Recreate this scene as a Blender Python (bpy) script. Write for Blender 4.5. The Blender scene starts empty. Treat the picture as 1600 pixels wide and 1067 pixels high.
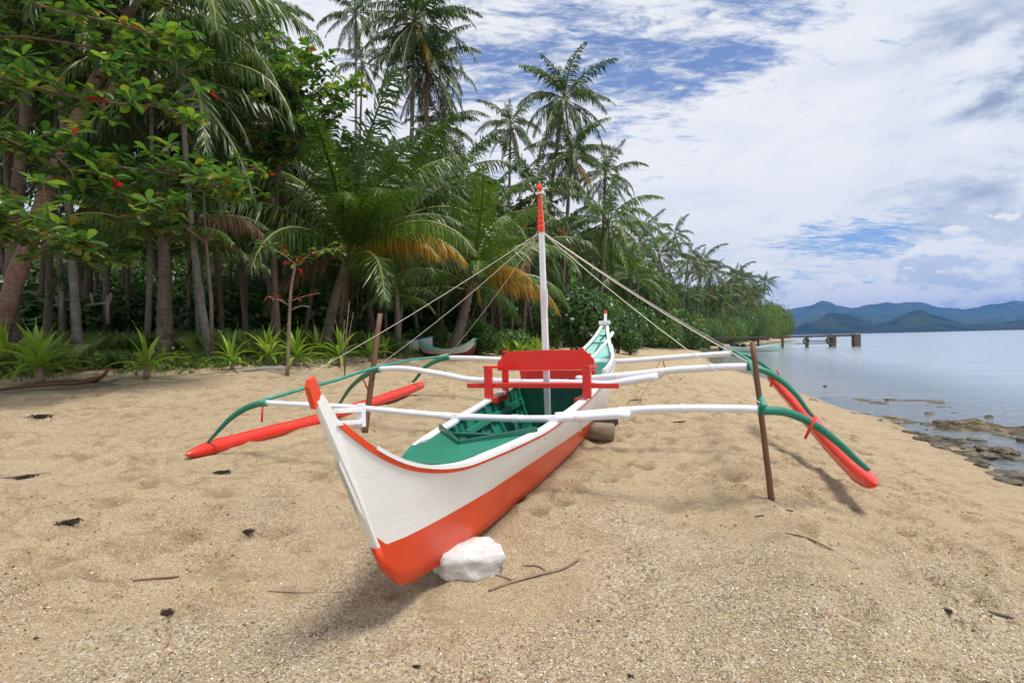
import bpy, bmesh, math, random
import numpy as np
from mathutils import Vector, Matrix, Euler
rnd = random.Random(7)
RG = np.random.RandomState(7)
sc = bpy.context.scene
C = sc.collection

# ------------------------------------------------------------------ measuring the place
K = 1.25                      # metres per survey unit
CZ = 2.1875                   # camera height above the sea
FPX = 889.0                   # focal length in photo pixels (20 mm on 36 mm)
TH = math.radians(1.35)       # camera roll
PH = math.atan(.326)          # heading of the boat
CB, SB = math.cos(PH), math.sin(PH)
X0 = -1.377

def ab(px, py):
    x = (px - 800) / FPX; y = (533.5 - py) / FPX
    return x * math.cos(TH) + y * math.sin(TH), -x * math.sin(TH) + y * math.cos(TH)

def W(px, py, d):             # photo pixel + distance in metres -> world point
    a, b = ab(px, py)
    return Vector((a * d, d, CZ + b * d))

# ------------------------------------------------------------------ camera
cam = bpy.data.cameras.new('camera'); co = bpy.data.objects.new('camera', cam); C.objects.link(co)
cam.lens = 20.0; cam.sensor_width = 36.0; cam.clip_start = .05; cam.clip_end = 60000
R_ = Vector((math.cos(TH), 0, -math.sin(TH))); U_ = Vector((math.sin(TH), 0, math.cos(TH)))
mw = Matrix(((R_.x, U_.x, 0, 0), (R_.y, U_.y, -1, 0), (R_.z, U_.z, 0, CZ), (0, 0, 0, 1)))
co.matrix_world = mw
sc.camera = co

# ------------------------------------------------------------------ light, sky, exposure
SUN_EL, SUN_AZ = math.radians(69), math.radians(-32)      # azimuth from +X towards +Y
sdir = Vector((math.cos(SUN_EL) * math.cos(SUN_AZ), math.cos(SUN_EL) * math.sin(SUN_AZ), math.sin(SUN_EL)))
sl = bpy.data.lights.new('sun', 'SUN'); sl.energy = 4.2; sl.angle = math.radians(17); sl.color = (1.0, .95, .87)
so = bpy.data.objects.new('sun', sl); C.objects.link(so)
so.rotation_euler = sdir.to_track_quat('Z', 'Y').to_euler(); so.location = (20, 0, 40)
sc.view_settings.view_transform = 'Standard'; sc.view_settings.look = 'None'
sc.view_settings.exposure = -0.03; sc.view_settings.gamma = 1
sc.view_settings.use_curve_mapping = False
sc.cycles.max_bounces = 8; sc.cycles.transparent_max_bounces = 12
sc.cycles.diffuse_bounces = 3; sc.cycles.glossy_bounces = 3
try:
    sc.cycles.use_denoising = True
except Exception:
    pass

class NT:                      # small helper to write node graphs as expressions
    def __init__(s, tree): s.t = tree; s.n = tree.nodes; s.l = tree.links
    def new(s, typ, **kw):
        n = s.n.new(typ)
        for k, v in kw.items(): setattr(n, k, v)
        return n
    def put(s, sock, v):
        if v is None: return
        if isinstance(v, bpy.types.NodeSocket): s.l.new(v, sock)
        else: sock.default_value = v
    def m(s, op, a, b=None, c=None, clamp=False):
        n = s.n.new('ShaderNodeMath'); n.operation = op; n.use_clamp = clamp
        s.put(n.inputs[0], a); s.put(n.inputs[1], b)
        if c is not None: s.put(n.inputs[2], c)
        return n.outputs[0]
    def vm(s, op, a, b=None, out=0):
        n = s.n.new('ShaderNodeVectorMath'); n.operation = op
        s.put(n.inputs[0], a)
        if b is not None: s.put(n.inputs[3] if op == 'SCALE' else n.inputs[1], b)
        return n.outputs[out]
    def dot(s, a, b): return s.vm('DOT_PRODUCT', a, b, 1)
    def ss(s, x, lo, hi, a=0.0, b=1.0):
        n = s.n.new('ShaderNodeMapRange'); n.interpolation_type = 'SMOOTHSTEP'
        s.put(n.inputs[0], x); n.inputs[1].default_value = lo; n.inputs[2].default_value = hi
        n.inputs[3].default_value = a; n.inputs[4].default_value = b
        return n.outputs[0]
    def noise(s, vec, scale, detail=4, rough=.55, dist=0.0, out=0):
        n = s.n.new('ShaderNodeTexNoise'); s.put(n.inputs['Vector'], vec)
        n.inputs['Scale'].default_value = scale; n.inputs['Detail'].default_value = detail
        n.inputs['Roughness'].default_value = rough; n.inputs['Distortion'].default_value = dist
        return n.outputs[out]
    def voro(s, vec, scale, out='Color', feature='F1', rnd_=1.0):
        n = s.n.new('ShaderNodeTexVoronoi'); n.feature = feature; s.put(n.inputs['Vector'], vec)
        n.inputs['Scale'].default_value = scale; n.inputs['Randomness'].default_value = rnd_
        return n.outputs[out]
    def mix(s, f, a, b, blend='MIX'):
        n = s.n.new('ShaderNodeMix'); n.data_type = 'RGBA'; n.blend_type = blend
        s.put(n.inputs[0], f)
        s.put(n.inputs[6], a if isinstance(a, bpy.types.NodeSocket) else (*a[:3], 1))
        s.put(n.inputs[7], b if isinstance(b, bpy.types.NodeSocket) else (*b[:3], 1))
        return n.outputs[2]
    def ramp(s, f, stops, interp='LINEAR'):
        n = s.n.new('ShaderNodeValToRGB'); n.color_ramp.interpolation = interp
        e = n.color_ramp.elements
        while len(e) > 1: e.remove(e[-1])
        e[0].position = stops[0][0]; e[0].color = (*stops[0][1], 1)
        for p, c in stops[1:]:
            q = e.new(p); q.color = (*c, 1)
        s.put(n.inputs[0], f)
        return n.outputs[0]
    def scale(s, vec, v):
        n = s.n.new('ShaderNodeVectorMath'); n.operation = 'MULTIPLY'; s.put(n.inputs[0], vec); n.inputs[1].default_value = v
        return n.outputs[0]
    def sep(s, vec):
        n = s.n.new('ShaderNodeSeparateXYZ'); s.put(n.inputs[0], vec); return n.outputs
    def comb(s, x, y, z):
        n = s.n.new('ShaderNodeCombineXYZ'); s.put(n.inputs[0], x); s.put(n.inputs[1], y); s.put(n.inputs[2], z); return n.outputs[0]
    def bump(s, h, strength, dist, normal=None):
        n = s.n.new('ShaderNodeBump'); n.inputs['Strength'].default_value = strength
        n.inputs['Distance'].default_value = dist; s.put(n.inputs['Height'], h)
        if normal is not None: s.put(n.inputs['Normal'], normal)
        return n.outputs[0]

wd = bpy.data.worlds.new('World'); sc.world = wd; wd.use_nodes = True
g = NT(wd.node_tree)
for n in list(g.n): g.n.remove(n)
wo = g.new('ShaderNodeOutputWorld')
sky = g.new('ShaderNodeTexSky'); sky.sky_type = 'NISHITA'; sky.sun_disc = False
sky.sun_elevation = SUN_EL; sky.sun_rotation = math.radians(90) - SUN_AZ
sky.air_density = 1.0; sky.dust_density = .6; sky.ozone_density = 2.0
tc = g.new('ShaderNodeTexCoord'); D = tc.outputs['Generated']
dx, dy, dz = g.sep(D)[:3]
zp = g.m('MAXIMUM', dz, 0.0)
q = g.comb(g.m('DIVIDE', dx, g.m('ADD', zp, .16)), g.m('DIVIDE', dy, g.m('ADD', zp, .16)), 0.0)
def blob(px, py, k, w=(1, 1, 1)):       # a soft patch of weather in that direction of the sky
    a, b = ab(px, py); v = Vector((a, 1, b)).normalized()
    d = g.vm('SUBTRACT', D, tuple(v)); d = g.scale(d, w); l2 = g.dot(d, d)
    return g.m('POWER', 2.718, g.m('MULTIPLY', l2, -k))
def add(*s):
    r = s[0]
    for t in s[1:]: r = g.m('ADD', r, t)
    return r
n1 = g.noise(g.scale(q, (.62, 1.25, 1)), 1.3, 9, .60, .45)
n2 = g.noise(g.vm('ADD', g.scale(q, (1.0, 2.3, 1)), (3.1, 1.7, 0)), 3.4, 9, .66, .7)
n4 = g.noise(g.scale(q, (1.4, 3.0, 1)), 10, 7, .68, .6)
nn = add(g.m('MULTIPLY', n1, .50), g.m('MULTIPLY', n2, .75), g.m('MULTIPLY', n4, .45))
nn = g.m('SUBTRACT', nn, .35)
blue = add(g.m('MULTIPLY', blob(1010, 130, 45, (.62, 1, 2.3)), 1.25), g.m('MULTIPLY', blob(880, 60, 60, (.8, 1, 2.2)), .55), g.m('MULTIPLY', blob(1180, 80, 70, (.7, 1, 3)), .45),
           g.m('MULTIPLY', blob(1345, 368, 110, (.65, 1, 2.4)), 2.4), g.m('MULTIPLY', blob(1130, 200, 120, (.5, 1, 3.6)), .45), g.m('MULTIPLY', blob(720, 90, 70), .4), g.m('MULTIPLY', blob(1250, 455, 120, (.6, 1, 2.6)), .5))
white = add(g.m('MULTIPLY', blob(1180, 300, 9, (.8, 1, 2.0)), 1.0), g.m('MULTIPLY', blob(1450, 150, 14), 1.0), g.m('MULTIPLY', blob(500, 40, 20), .6))
cov = g.m('SUBTRACT', g.m('ADD', nn, g.m('MULTIPLY', white, .14)), g.m('MULTIPLY', blue, .125))
cf = g.m('ADD', g.m('MULTIPLY', g.ss(cov, .32, .56), .86), .12)
dk = add(g.m('MULTIPLY', blob(1600, 110, 50, (.9, 1, 1.1)), 1.25), g.m('MULTIPLY', blob(1450, 300, 110, (.55, 1, 3.0)), .28), g.m('MULTIPLY', blob(1585, 345, 120, (.8, 1, 2.4)), .6),
         g.m('MULTIPLY', blob(1085, 315, 220, (.7, 1, 2.6)), .30))
n3 = g.noise(g.scale(D, (1, 1, 2.2)), 4.2, 8, .62, .4)
shade = g.m('MULTIPLY', dk, g.ss(n3, .34, .62))
shade = g.m('ADD', shade, g.m('MULTIPLY', g.ss(g.noise(g.scale(D, (1.1, 1.1, 3.0)), 5.0, 9, .66, .5), .42, .70), .28), clamp=True)
ccol = g.ramp(shade, [(0, (.97, .98, .99)), (.35, (.85, .89, .945)), (.7, (.56, .63, .745)), (1, (.35, .41, .55))])
skyc = g.vm('SCALE', sky.outputs[0], .10)
skyc = g.mix(1.0, skyc, (.62, .95, 1.38), 'MULTIPLY')
base = g.mix(g.m('MULTIPLY', cf, .985), skyc, ccol)
# heaped clouds standing on the horizon
el = g.m('ARCTANGENT', g.m('DIVIDE', dz, g.m('SQRT', g.m('ADD', g.m('MULTIPLY', dx, dx), g.m('MULTIPLY', dy, dy)))))
wp = g.vm('ADD', D, g.scale(g.noise(D, 14, 4, .6, 0, 1), (.03, .03, .03)))
nc = g.noise(g.scale(wp, (1, 1, 1.9)), 7.5, 10, .58, .1)
nc2 = g.noise(g.scale(g.vm('ADD', wp, (.006, 0, .016)), (1, 1, 1.9)), 7.5, 10, .58, .1)
top = g.m('MULTIPLY', el, 2.7)
cu = g.m('SUBTRACT', g.m('ADD', nc, g.m('MULTIPLY', blob(1440, 445, 26, (.45, 1, 2)), .16)), top)
cum = g.ss(cu, .285, .315)
lit = g.m('ADD', g.m('MULTIPLY', g.m('SUBTRACT', nc, nc2), 11.0), .60, clamp=True)
cucol = g.ramp(g.m('ADD', g.m('MULTIPLY', lit, .85), g.m('MULTIPLY', el, 1.2), clamp=True),
               [(0, (.58, .67, .81)), (.35, (.76, .83, .93)), (.7, (.96, .975, .99)), (1, (1, 1, 1))])
full = g.mix(g.m('MULTIPLY', cum, .95), base, cucol)
hz_ = g.ss(dz, .0, .045, .35, 0.0)
full = g.mix(hz_, full, (.72, .83, .93))
full = g.mix(g.ss(dz, -.03, 0, 1, 0), full, (.45, .5, .5))
bg = g.new('ShaderNodeBackground'); g.l.new(full, bg.inputs[0]); bg.inputs[1].default_value = 1.0
g.l.new(bg.outputs[0], wo.inputs[0])

# ------------------------------------------------------------------ materials
def newmat(name):
    m = bpy.data.materials.new(name); m.use_nodes = True
    t = NT(m.node_tree)
    p = [n for n in t.n if n.type == 'BSDF_PRINCIPLED'][0]
    o = [n for n in t.n if n.type == 'OUTPUT_MATERIAL'][0]
    return m, t, p, o
def OBJ(t): return t.new('ShaderNodeTexCoord').outputs['Object']
def POS(t): return t.new('ShaderNodeNewGeometry').outputs['Position']

def paint(name, col, col2=None, rough=.4, amt=.5, scale=3.0, bump=.15, grain=(1, 1, 1), coat=0.0, dirt=None):
    m, t, p, o = newmat(name)
    v = OBJ(t)
    col2 = col2 or tuple(c * .8 for c in col)
    n = t.noise(t.scale(v, grain), scale, 6, .6)
    c = t.mix(t.m('MULTIPLY', t.ss(n, .38, .68), amt), col, col2)
    if dirt:
        n2 = t.noise(v, 1.7, 8, .7, .6)
        c = t.mix(t.ss(n2, .60, .74, 0, .55), c, dirt)
    t.l.new(c, p.inputs['Base Color'])
    r = t.m('ADD', t.m('MULTIPLY', t.noise(v, 7, 4), .25), rough - .12)
    t.l.new(r, p.inputs['Roughness'])
    if coat: p.inputs['Coat Weight'].default_value = coat; p.inputs['Coat Roughness'].default_value = .12
    b = t.noise(t.scale(v, grain), 26, 5, .6)
    t.l.new(t.bump(b, bump, .006), p.inputs['Normal'])
    return m

M = {}
M['white'] = paint('white_paint', (.80, .80, .81), (.66, .67, .68), .38, .5, 2.2, .2, (1, .3, 1), dirt=(.60, .58, .52))
M['cream'] = paint('cream_white_paint', (.80, .79, .745), (.74, .715, .65), .42, .35, 2.6, .3, (1, .22, 1.6), dirt=(.60, .56, .45))
M['redhull'] = paint('orange_red_paint', (.80, .060, .006), (.68, .045, .006), .38, .6, 2.4, .3, (1, .3, 1), .12, dirt=(.62, .10, .03))
M['red'] = paint('bright_red_paint', (.68, .022, .010), (.56, .018, .01), .36, .5, 5, .2, (.4, 1, 1), .2)
M['redfloat'] = paint('red_float_paint', (.76, .030, .010), (.62, .022, .01), .30, .5, 4, .25, (1, .3, 1), .3, dirt=(.60, .06, .03))
M['green'] = paint('green_paint', (.012, .17, .105), (.018, .21, .135), .42, .8, 3, .25, (1, .4, 1), dirt=(.05, .24, .17))
M['dkgreen'] = paint('dark_green_paint', (.008, .095, .062), (.012, .125, .08), .4, .6, 6, .25)
M['teal'] = paint('pale_teal_paint', (.26, .56, .48), (.22, .48, .41), .45, .6, 4, .2)
M['railgreen'] = paint('rail_green_paint', (.03, .24, .17), (.06, .34, .26), .38, .8, 8, .3)
M['whitebamboo'] = paint('white_bamboo_paint', (.80, .81, .84), (.68, .69, .73), .34, .6, 6, .35, (.35, 1, 1), .1, dirt=(.62, .62, .60))
M['black'] = paint('black_paint', (.02, .02, .02), None, .5)
M['rope'] = paint('rope', (.62, .58, .50), (.48, .44, .36), .8, .6, 60, .5)
M['brownrope'] = paint('brown_rope', (.34, .20, .08), None, .85, .6, 60, .5)
M['pole'] = paint('brown_pole_wood', (.155, .070, .032), (.10, .045, .022), .62, .8, 9, .6, (1, 1, .12))
M['log'] = paint('grey_log_wood', (.24, .18, .12), (.13, .10, .065), .85, .9, 14, 1.0, (.15, 1, 1))
M['darkwood'] = paint('weathered_wood', (.075, .050, .036), (.16, .12, .09), .85, .8, 6, 1.0, (1, 1, .2))
M['greywood'] = paint('grey_driftwood', (.22, .18, .145), (.34, .30, .26), .9, .8, 6, 1.0, (1, 1, .3))
M['tyre'] = paint('old_tyre_rubber', (.030, .030, .032), (.08, .075, .07), .75, .7, 9, .6)
M['blue'] = paint('blue_paint', (.04, .16, .34), (.06, .20, .38), .5, .6, 4, .2)
M['maroon'] = paint('maroon_paint', (.17, .012, .012), (.12, .01, .01), .5, .6, 4, .2)
M['wgrey'] = paint('greyed_white_paint', (.60, .58, .52), (.50, .47, .40), .6, .7, 3, .3, dirt=(.35, .30, .22))
M['aqua'] = paint('pale_hull_paint', (.42, .58, .50), (.60, .66, .60), .45, .6, 1, .1)
M['weed'] = paint('dry_seaweed', (.018, .011, .008), (.045, .022, .014), .9, .8, 30, 1.0)
M['deadleaf'] = paint('dead_palm_sheath', (.20, .125, .085), (.30, .21, .15), .7, .8, 8, .8, (1, .1, 1))
M['greyleaf'] = paint('bleached_frond', (.42, .40, .37), (.30, .27, .23), .85, .8, 8, .8)
M['stone'] = None
m, t, p, o = newmat('white_coral_stone'); M['stone'] = m
v = OBJ(t)
c = t.mix(t.ss(t.noise(v, 9, 8, .7), .4, .65), (.74, .73, .71), (.56, .55, .53))
c = t.mix(t.ss(t.noise(v, 4.2, 3, .5), .60, .72, 0, .5), c, (.68, .50, .47))
c = t.mix(t.ss(t.noise(v, 60, 4, .6), .58, .72, 0, .6), c, (.33, .31, .29))
t.l.new(c, p.inputs['Base Color']); p.inputs['Roughness'].default_value = .9
t.l.new(t.bump(t.noise(v, 45, 8, .7), .9, .012), p.inputs['Normal'])

def trunkmat(name, c1, c2, c3, ring=9.0):
    m, t, p, o = newmat(name)
    v = OBJ(t); z = t.sep(v)[2]
    nz = t.noise(v, 3.0, 4, .6)
    w = t.m('FRACT', t.m('ADD', t.m('MULTIPLY', z, ring), t.m('ADD', t.m('MULTIPLY', nz, 1.9), t.m('MULTIPLY', t.noise(v, 12, 3), .9))))
    rg = t.ss(w, 0, .22, 1, 0)
    c = t.mix(t.ss(t.noise(t.scale(v, (1, 1, .25)), 9, 6, .65), .35, .65), c1, c2)
    c = t.mix(t.m('MULTIPLY', rg, .65), c, c3)
    c = t.mix(t.ss(t.noise(v, 1.3, 4, .6), .52, .66, 0, .5), c, tuple(x * 1.5 for x in c1))
    t.l.new(c, p.inputs['Base Color']); p.inputs['Roughness'].default_value = .9
    h = t.m('ADD', t.m('MULTIPLY', w, .7), t.m('MULTIPLY', t.noise(t.scale(v, (1, 1, .3)), 22, 5, .6), .8))
    t.l.new(t.bump(h, .9, .03), p.inputs['Normal'])
    return m
M['trunk'] = trunkmat('palm_trunk_bark', (.13, .095, .068), (.20, .155, .12), (.045, .032, .024))
M['trunk_red'] = trunkmat('leaning_trunk_bark', (.21, .115, .075), (.27, .18, .13), (.06, .035, .024), 7.0)
M['trunk_grey'] = trunkmat('pale_trunk_bark', (.26, .235, .20), (.17, .15, .13), (.07, .06, .05), 6.0)
M['bark'] = trunkmat('branch_bark', (.15, .095, .065), (.21, .15, .11), (.10, .065, .045), 1.5)
M['sapling'] = trunkmat('sapling_bark', (.27, .21, .15), (.20, .15, .11), (.13, .10, .07), 2)

def leafmat(name, stops, rough=.42, transl=.32, tcol=(1.25, 1.35, .55), spec=.6, obvar=.35):
    m, t, p, o = newmat(name)
    at = t.new('ShaderNodeAttribute'); at.attribute_name = 'tint'
    oi = t.new('ShaderNodeObjectInfo').outputs['Random']
    f = t.m('ADD', t.m('MULTIPLY', at.outputs['Fac'], 1 - obvar), t.m('MULTIPLY', oi, obvar))
    c = t.ramp(f, stops)
    t.l.new(c, p.inputs['Base Color']); p.inputs['Roughness'].default_value = rough
    p.inputs['Specular IOR Level'].default_value = spec
    tr = t.new('ShaderNodeBsdfTranslucent'); t.l.new(t.mix(1.0, c, tcol, 'MULTIPLY'), tr.inputs[0])
    mx = t.new('ShaderNodeMixShader'); mx.inputs[0].default_value = transl
    t.l.new(p.outputs[0], mx.inputs[1]); t.l.new(tr.outputs[0], mx.inputs[2]); t.l.new(mx.outputs[0], o.inputs[0])
    return m
M['frond'] = leafmat('palm_leaf_green', [(0, (.030, .070, .014)), (.45, (.078, .140, .024)), (.8, (.135, .205, .032)), (1, (.21, .25, .05))], .36, .40)
M['frond_dark'] = leafmat('old_palm_leaf', [(0, (.022, .052, .012)), (.45, (.052, .098, .020)), (.8, (.095, .150, .028)), (1, (.16, .19, .04))], .36, .30)
M['frond_light'] = leafmat('young_palm_leaf', [(0, (.045, .10, .018)), (.5, (.095, .175, .028)), (1, (.20, .27, .04))])
M['frond_yellow'] = leafmat('yellowing_palm_leaf', [(0, (.12, .17, .03)), (.35, (.34, .27, .03)), (.65, (.48, .23, .03)), (1, (.36, .13, .03))], .5, .35, (1.2, 1.1, .6), .3, .1)
M['frond_brown'] = leafmat('dead_palm_leaf', [(0, (.10, .055, .03)), (.5, (.20, .12, .065)), (1, (.30, .20, .12))], .7, .15, (1, 1, 1), .2, .1)
M['rachis'] = leafmat('palm_rib', [(0, (.13, .15, .03)), (1, (.24, .24, .06))], .5, .05)
M['almond'] = leafmat('almond_leaf', [(0, (.034, .085, .028)), (.4, (.062, .145, .040)), (.75, (.115, .215, .046)), (.93, (.22, .29, .04)), (.97, (.33, .20, .03)), (.99, (.30, .02, .025)), (1, (.30, .02, .03))], .30, .40, (1.35, 1.5, .5), .8, .0)
M['bush'] = leafmat('bush_leaf', [(0, (.026, .066, .014)), (.5, (.066, .145, .026)), (1, (.14, .23, .035))], .38, .34)
M['bush_yellow'] = leafmat('yellow_green_leaf', [(0, (.055, .10, .015)), (.5, (.115, .175, .022)), (1, (.22, .26, .035))], .45, .3)
M['lily'] = leafmat('strap_leaf', [(0, (.10, .21, .025)), (.5, (.21, .34, .035)), (.9, (.34, .42, .05)), (1, (.55, .42, .06))], .38, .35, (1.2, 1.3, .5), .5, .55)
M['grass'] = leafmat('grass_blade', [(0, (.07, .13, .02)), (.6, (.13, .21, .03)), (1, (.26, .25, .09))], .6, .2)
M['redleaf'] = leafmat('red_leaf', [(0, (.35, .02, .03)), (1, (.45, .05, .03))], .4, .3, (1.2, 1, 1))
M['coconut'] = paint('coconut_husk', (.10, .11, .02), (.16, .12, .03), .5, .7, 4, .3)

# ------------------------------------------------------------------ object helpers
def tag(o, label=None, cat=None, group=None, kind=None):
    if label: o['label'] = label
    if cat: o['category'] = cat
    if group: o['group'] = group
    if kind: o['kind'] = kind
    return o
def empty(name, loc, rz=0.0, label=None, cat=None, group=None):
    o = bpy.data.objects.new(name, None); C.objects.link(o)
    o.location = loc; o.rotation_euler = (0, 0, rz); o.empty_display_size = .2
    return tag(o, label, cat, group)
def link(name, me, parent=None, loc=(0, 0, 0), rot=(0, 0, 0), sca=(1, 1, 1)):
    o = bpy.data.objects.new(name, me); C.objects.link(o)
    if parent is not None: o.parent = parent
    o.location = loc; o.rotation_euler = rot
    o.scale = sca if hasattr(sca, '__len__') else (sca, sca, sca)
    return o
def npmesh(name, V, F, mat, smooth=False, tint=None):
    """V (n,3); F list of faces or an (m,k) array"""
    me = bpy.data.meshes.new(name)
    V = np.asarray(V, dtype=np.float32)
    if isinstance(F, np.ndarray):
        m_, k_ = F.shape
        me.vertices.add(len(V)); me.vertices.foreach_set('co', V.ravel())
        me.loops.add(m_ * k_); me.loops.foreach_set('vertex_index', F.ravel().astype(np.int32))
        me.polygons.add(m_); me.polygons.foreach_set('loop_start', (np.arange(m_) * k_).astype(np.int32))
        me.update(calc_edges=True)
    else:
        me.from_pydata([tuple(map(float, v)) for v in V], [], F); me.update()
    for mm in (mat if isinstance(mat, (list, tuple)) else [mat]): me.materials.append(mm)
    if smooth: me.polygons.foreach_set('use_smooth', [True] * len(me.polygons))
    if tint is not None:
        a = me.attributes.new('tint', 'FLOAT', 'FACE'); a.data.foreach_set('value', np.asarray(tint, dtype=np.float32))
    return me

class MB:
    def __init__(s): s.v = []; s.f = []; s.t = []; s.mi = []
    def add(s, vs, fs, tint=.5, mi=0):
        o = len(s.v); s.v += [tuple(x) for x in vs]
        for f in fs: s.f.append(tuple(i + o for i in f)); s.t.append(tint); s.mi.append(mi)
    def box(s, c, d, rot=None, taper=1.0):
        hx, hy, hz = d[0] / 2, d[1] / 2, d[2] / 2
        P = [Vector((x * (taper if z > 0 else 1), y * (taper if z > 0 else 1), z)) for z in (-hz, hz) for x, y in ((-hx, -hy), (hx, -hy), (hx, hy), (-hx, hy))]
        if rot is not None: P = [rot @ q for q in P]
        P = [q + Vector(c) for q in P]
        s.add(P, [(3, 2, 1, 0), (4, 5, 6, 7), (0, 1, 5, 4), (1, 2, 6, 5), (2, 3, 7, 6), (3, 0, 4, 7)])
        return s
    def beam(s, a, b, w, h, up=(0, 0, 1)):
        a, b = Vector(a), Vector(b); d = (b - a).normalized(); u = Vector(up)
        x = d.cross(u).normalized(); u = x.cross(d)
        P = [q + x * sx * w / 2 + u * su * h / 2 for q in (a, b) for sx, su in ((-1, -1), (1, -1), (1, 1), (-1, 1))]
        s.add(P, [(0, 1, 2, 3), (7, 6, 5, 4), (1, 0, 4, 5), (2, 1, 5, 6), (3, 2, 6, 7), (0, 3, 7, 4)])
        return s
    def tube(s, pts, rad, n=10, caps=True, tint=.5, flat=1.0, mi=0):
        pts = [Vector(q) for q in pts]; N = len(pts)
        if not hasattr(rad, '__len__'): rad = [rad] * N
        fr = None; rings = []
        for i, q in enumerate(pts):
            d = (pts[min(i + 1, N - 1)] - pts[max(i - 1, 0)])
            d = d.normalized() if d.length > 1e-9 else Vector((0, 0, 1))
            if fr is None:
                x = d.cross(Vector((0, 0, 1)))
                if x.length < 1e-3: x = d.cross(Vector((0, 1, 0)))
                fr = x.normalized()
            x = (fr - d * fr.dot(d)).normalized(); fr = x; y = d.cross(x)
            rings.append([q + (x * math.cos(2 * math.pi * k / n) + y * flat * math.sin(2 * math.pi * k / n)) * rad[i] for k in range(n)])
        vs = [v for r in rings for v in r]
        fs = [(i * n + k, i * n + (k + 1) % n, (i + 1) * n + (k + 1) % n, (i + 1) * n + k) for i in range(N - 1) for k in range(n)]
        if caps: fs += [tuple(range(n - 1, -1, -1)), tuple((N - 1) * n + k for k in range(n))]
        s.add(vs, fs, tint, mi); return s
    def loft(s, rings, closed=False, caps=False):
        n = len(rings[0]); vs = [v for r in rings for v in r]
        rr = range(n) if closed else range(n - 1)
        fs = [(i * n + k, i * n + (k + 1) % n, (i + 1) * n + (k + 1) % n, (i + 1) * n + k) for i in range(len(rings) - 1) for k in rr]
        if caps: fs += [tuple(range(n - 1, -1, -1)), tuple((len(rings) - 1) * n + k for k in range(n))]
        s.add(vs, fs); return s
    def mesh(s, name, mat, smooth=False):
        me = bpy.data.meshes.new(name); me.from_pydata([tuple(v) for v in s.v], [], s.f)
        for mm in (mat if isinstance(mat, (list, tuple)) else [mat]): me.materials.append(mm)
        if smooth: me.polygons.foreach_set('use_smooth', [True] * len(me.polygons))
        a = me.attributes.new('tint', 'FLOAT', 'FACE'); a.data.foreach_set('value', s.t)
        if any(s.mi): me.polygons.foreach_set('material_index', s.mi)
        me.update(); return me
    def obj(s, name, mat, parent=None, smooth=False, bevel=0, fix=True, **kw):
        me = s.mesh(name, mat, smooth)
        if fix or bevel:
            bm = bmesh.new(); bm.from_mesh(me)
            bmesh.ops.recalc_face_normals(bm, faces=bm.faces)
            bm.to_mesh(me); bm.free()
        o = link(name, me, parent, **kw)
        if bevel:
            b = o.modifiers.new('bevel', 'BEVEL'); b.width = bevel; b.segments = 2; b.limit_method = 'ANGLE'; b.angle_limit = math.radians(40)
        return o
def smooth_path(pts, per=6):
    pts = [Vector(q) for q in pts]; out = []
    for i in range(len(pts) - 1):
        p0 = pts[max(i - 1, 0)]; p1 = pts[i]; p2 = pts[i + 1]; p3 = pts[min(i + 2, len(pts) - 1)]
        for k in range(per):
            t = k / per
            out.append(.5 * ((2 * p1) + (p2 - p0) * t + (2 * p0 - 5 * p1 + 4 * p2 - p3) * t * t + (3 * p1 - p0 - 3 * p2 + p3) * t ** 3))
    out.append(pts[-1]); return out

# ------------------------------------------------------------------ terrain
def vnoise(x, y, sc_, seed=0):
    x = np.asarray(x) / sc_; y = np.asarray(y) / sc_
    xi = np.floor(x).astype(np.int64); yi = np.floor(y).astype(np.int64)
    fx = x - xi; fy = y - yi; fx = fx * fx * (3 - 2 * fx); fy = fy * fy * (3 - 2 * fy)
    def h(i, j):
        n = (i * 374761393 + j * 668265263 + seed * 1442695041) & 0xffffffff
        n = ((n ^ (n >> 13)) * 1274126177) & 0xffffffff
        return ((n ^ (n >> 16)) & 0xffff) / 65535.0
    return (h(xi, yi) * (1 - fx) + h(xi + 1, yi) * fx) * (1 - fy) + (h(xi, yi + 1) * (1 - fx) + h(xi + 1, yi + 1) * fx) * fy
SY = [-40, -10, 0, 3, 5, 6.73, 8.46, 11.4, 15.8, 22.6, 29.6, 39, 76, 97, 135, 183, 222, 236, 250, 275, 700]
SX = [-3, 3, 4, 4.9, 5.5, 6.06, 6.66, 7.5, 8.35, 10.2, 11.4, 13.6, 25, 37, 59, 87, 111, 112, 80, -120, -900]
VY = [-40, 0, 5, 7.5, 9, 10.5, 14, 18, 24, 32, 42, 65, 90, 130, 175, 216, 230, 244, 270, 700]
VX = [-40, -20, -13, -8.5, -5.5, -4.2, -3, -1.5, 1.5, 5, 9.2, 19, 31.5, 54, 80, 103, 104, 72, -130, -920]
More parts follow.
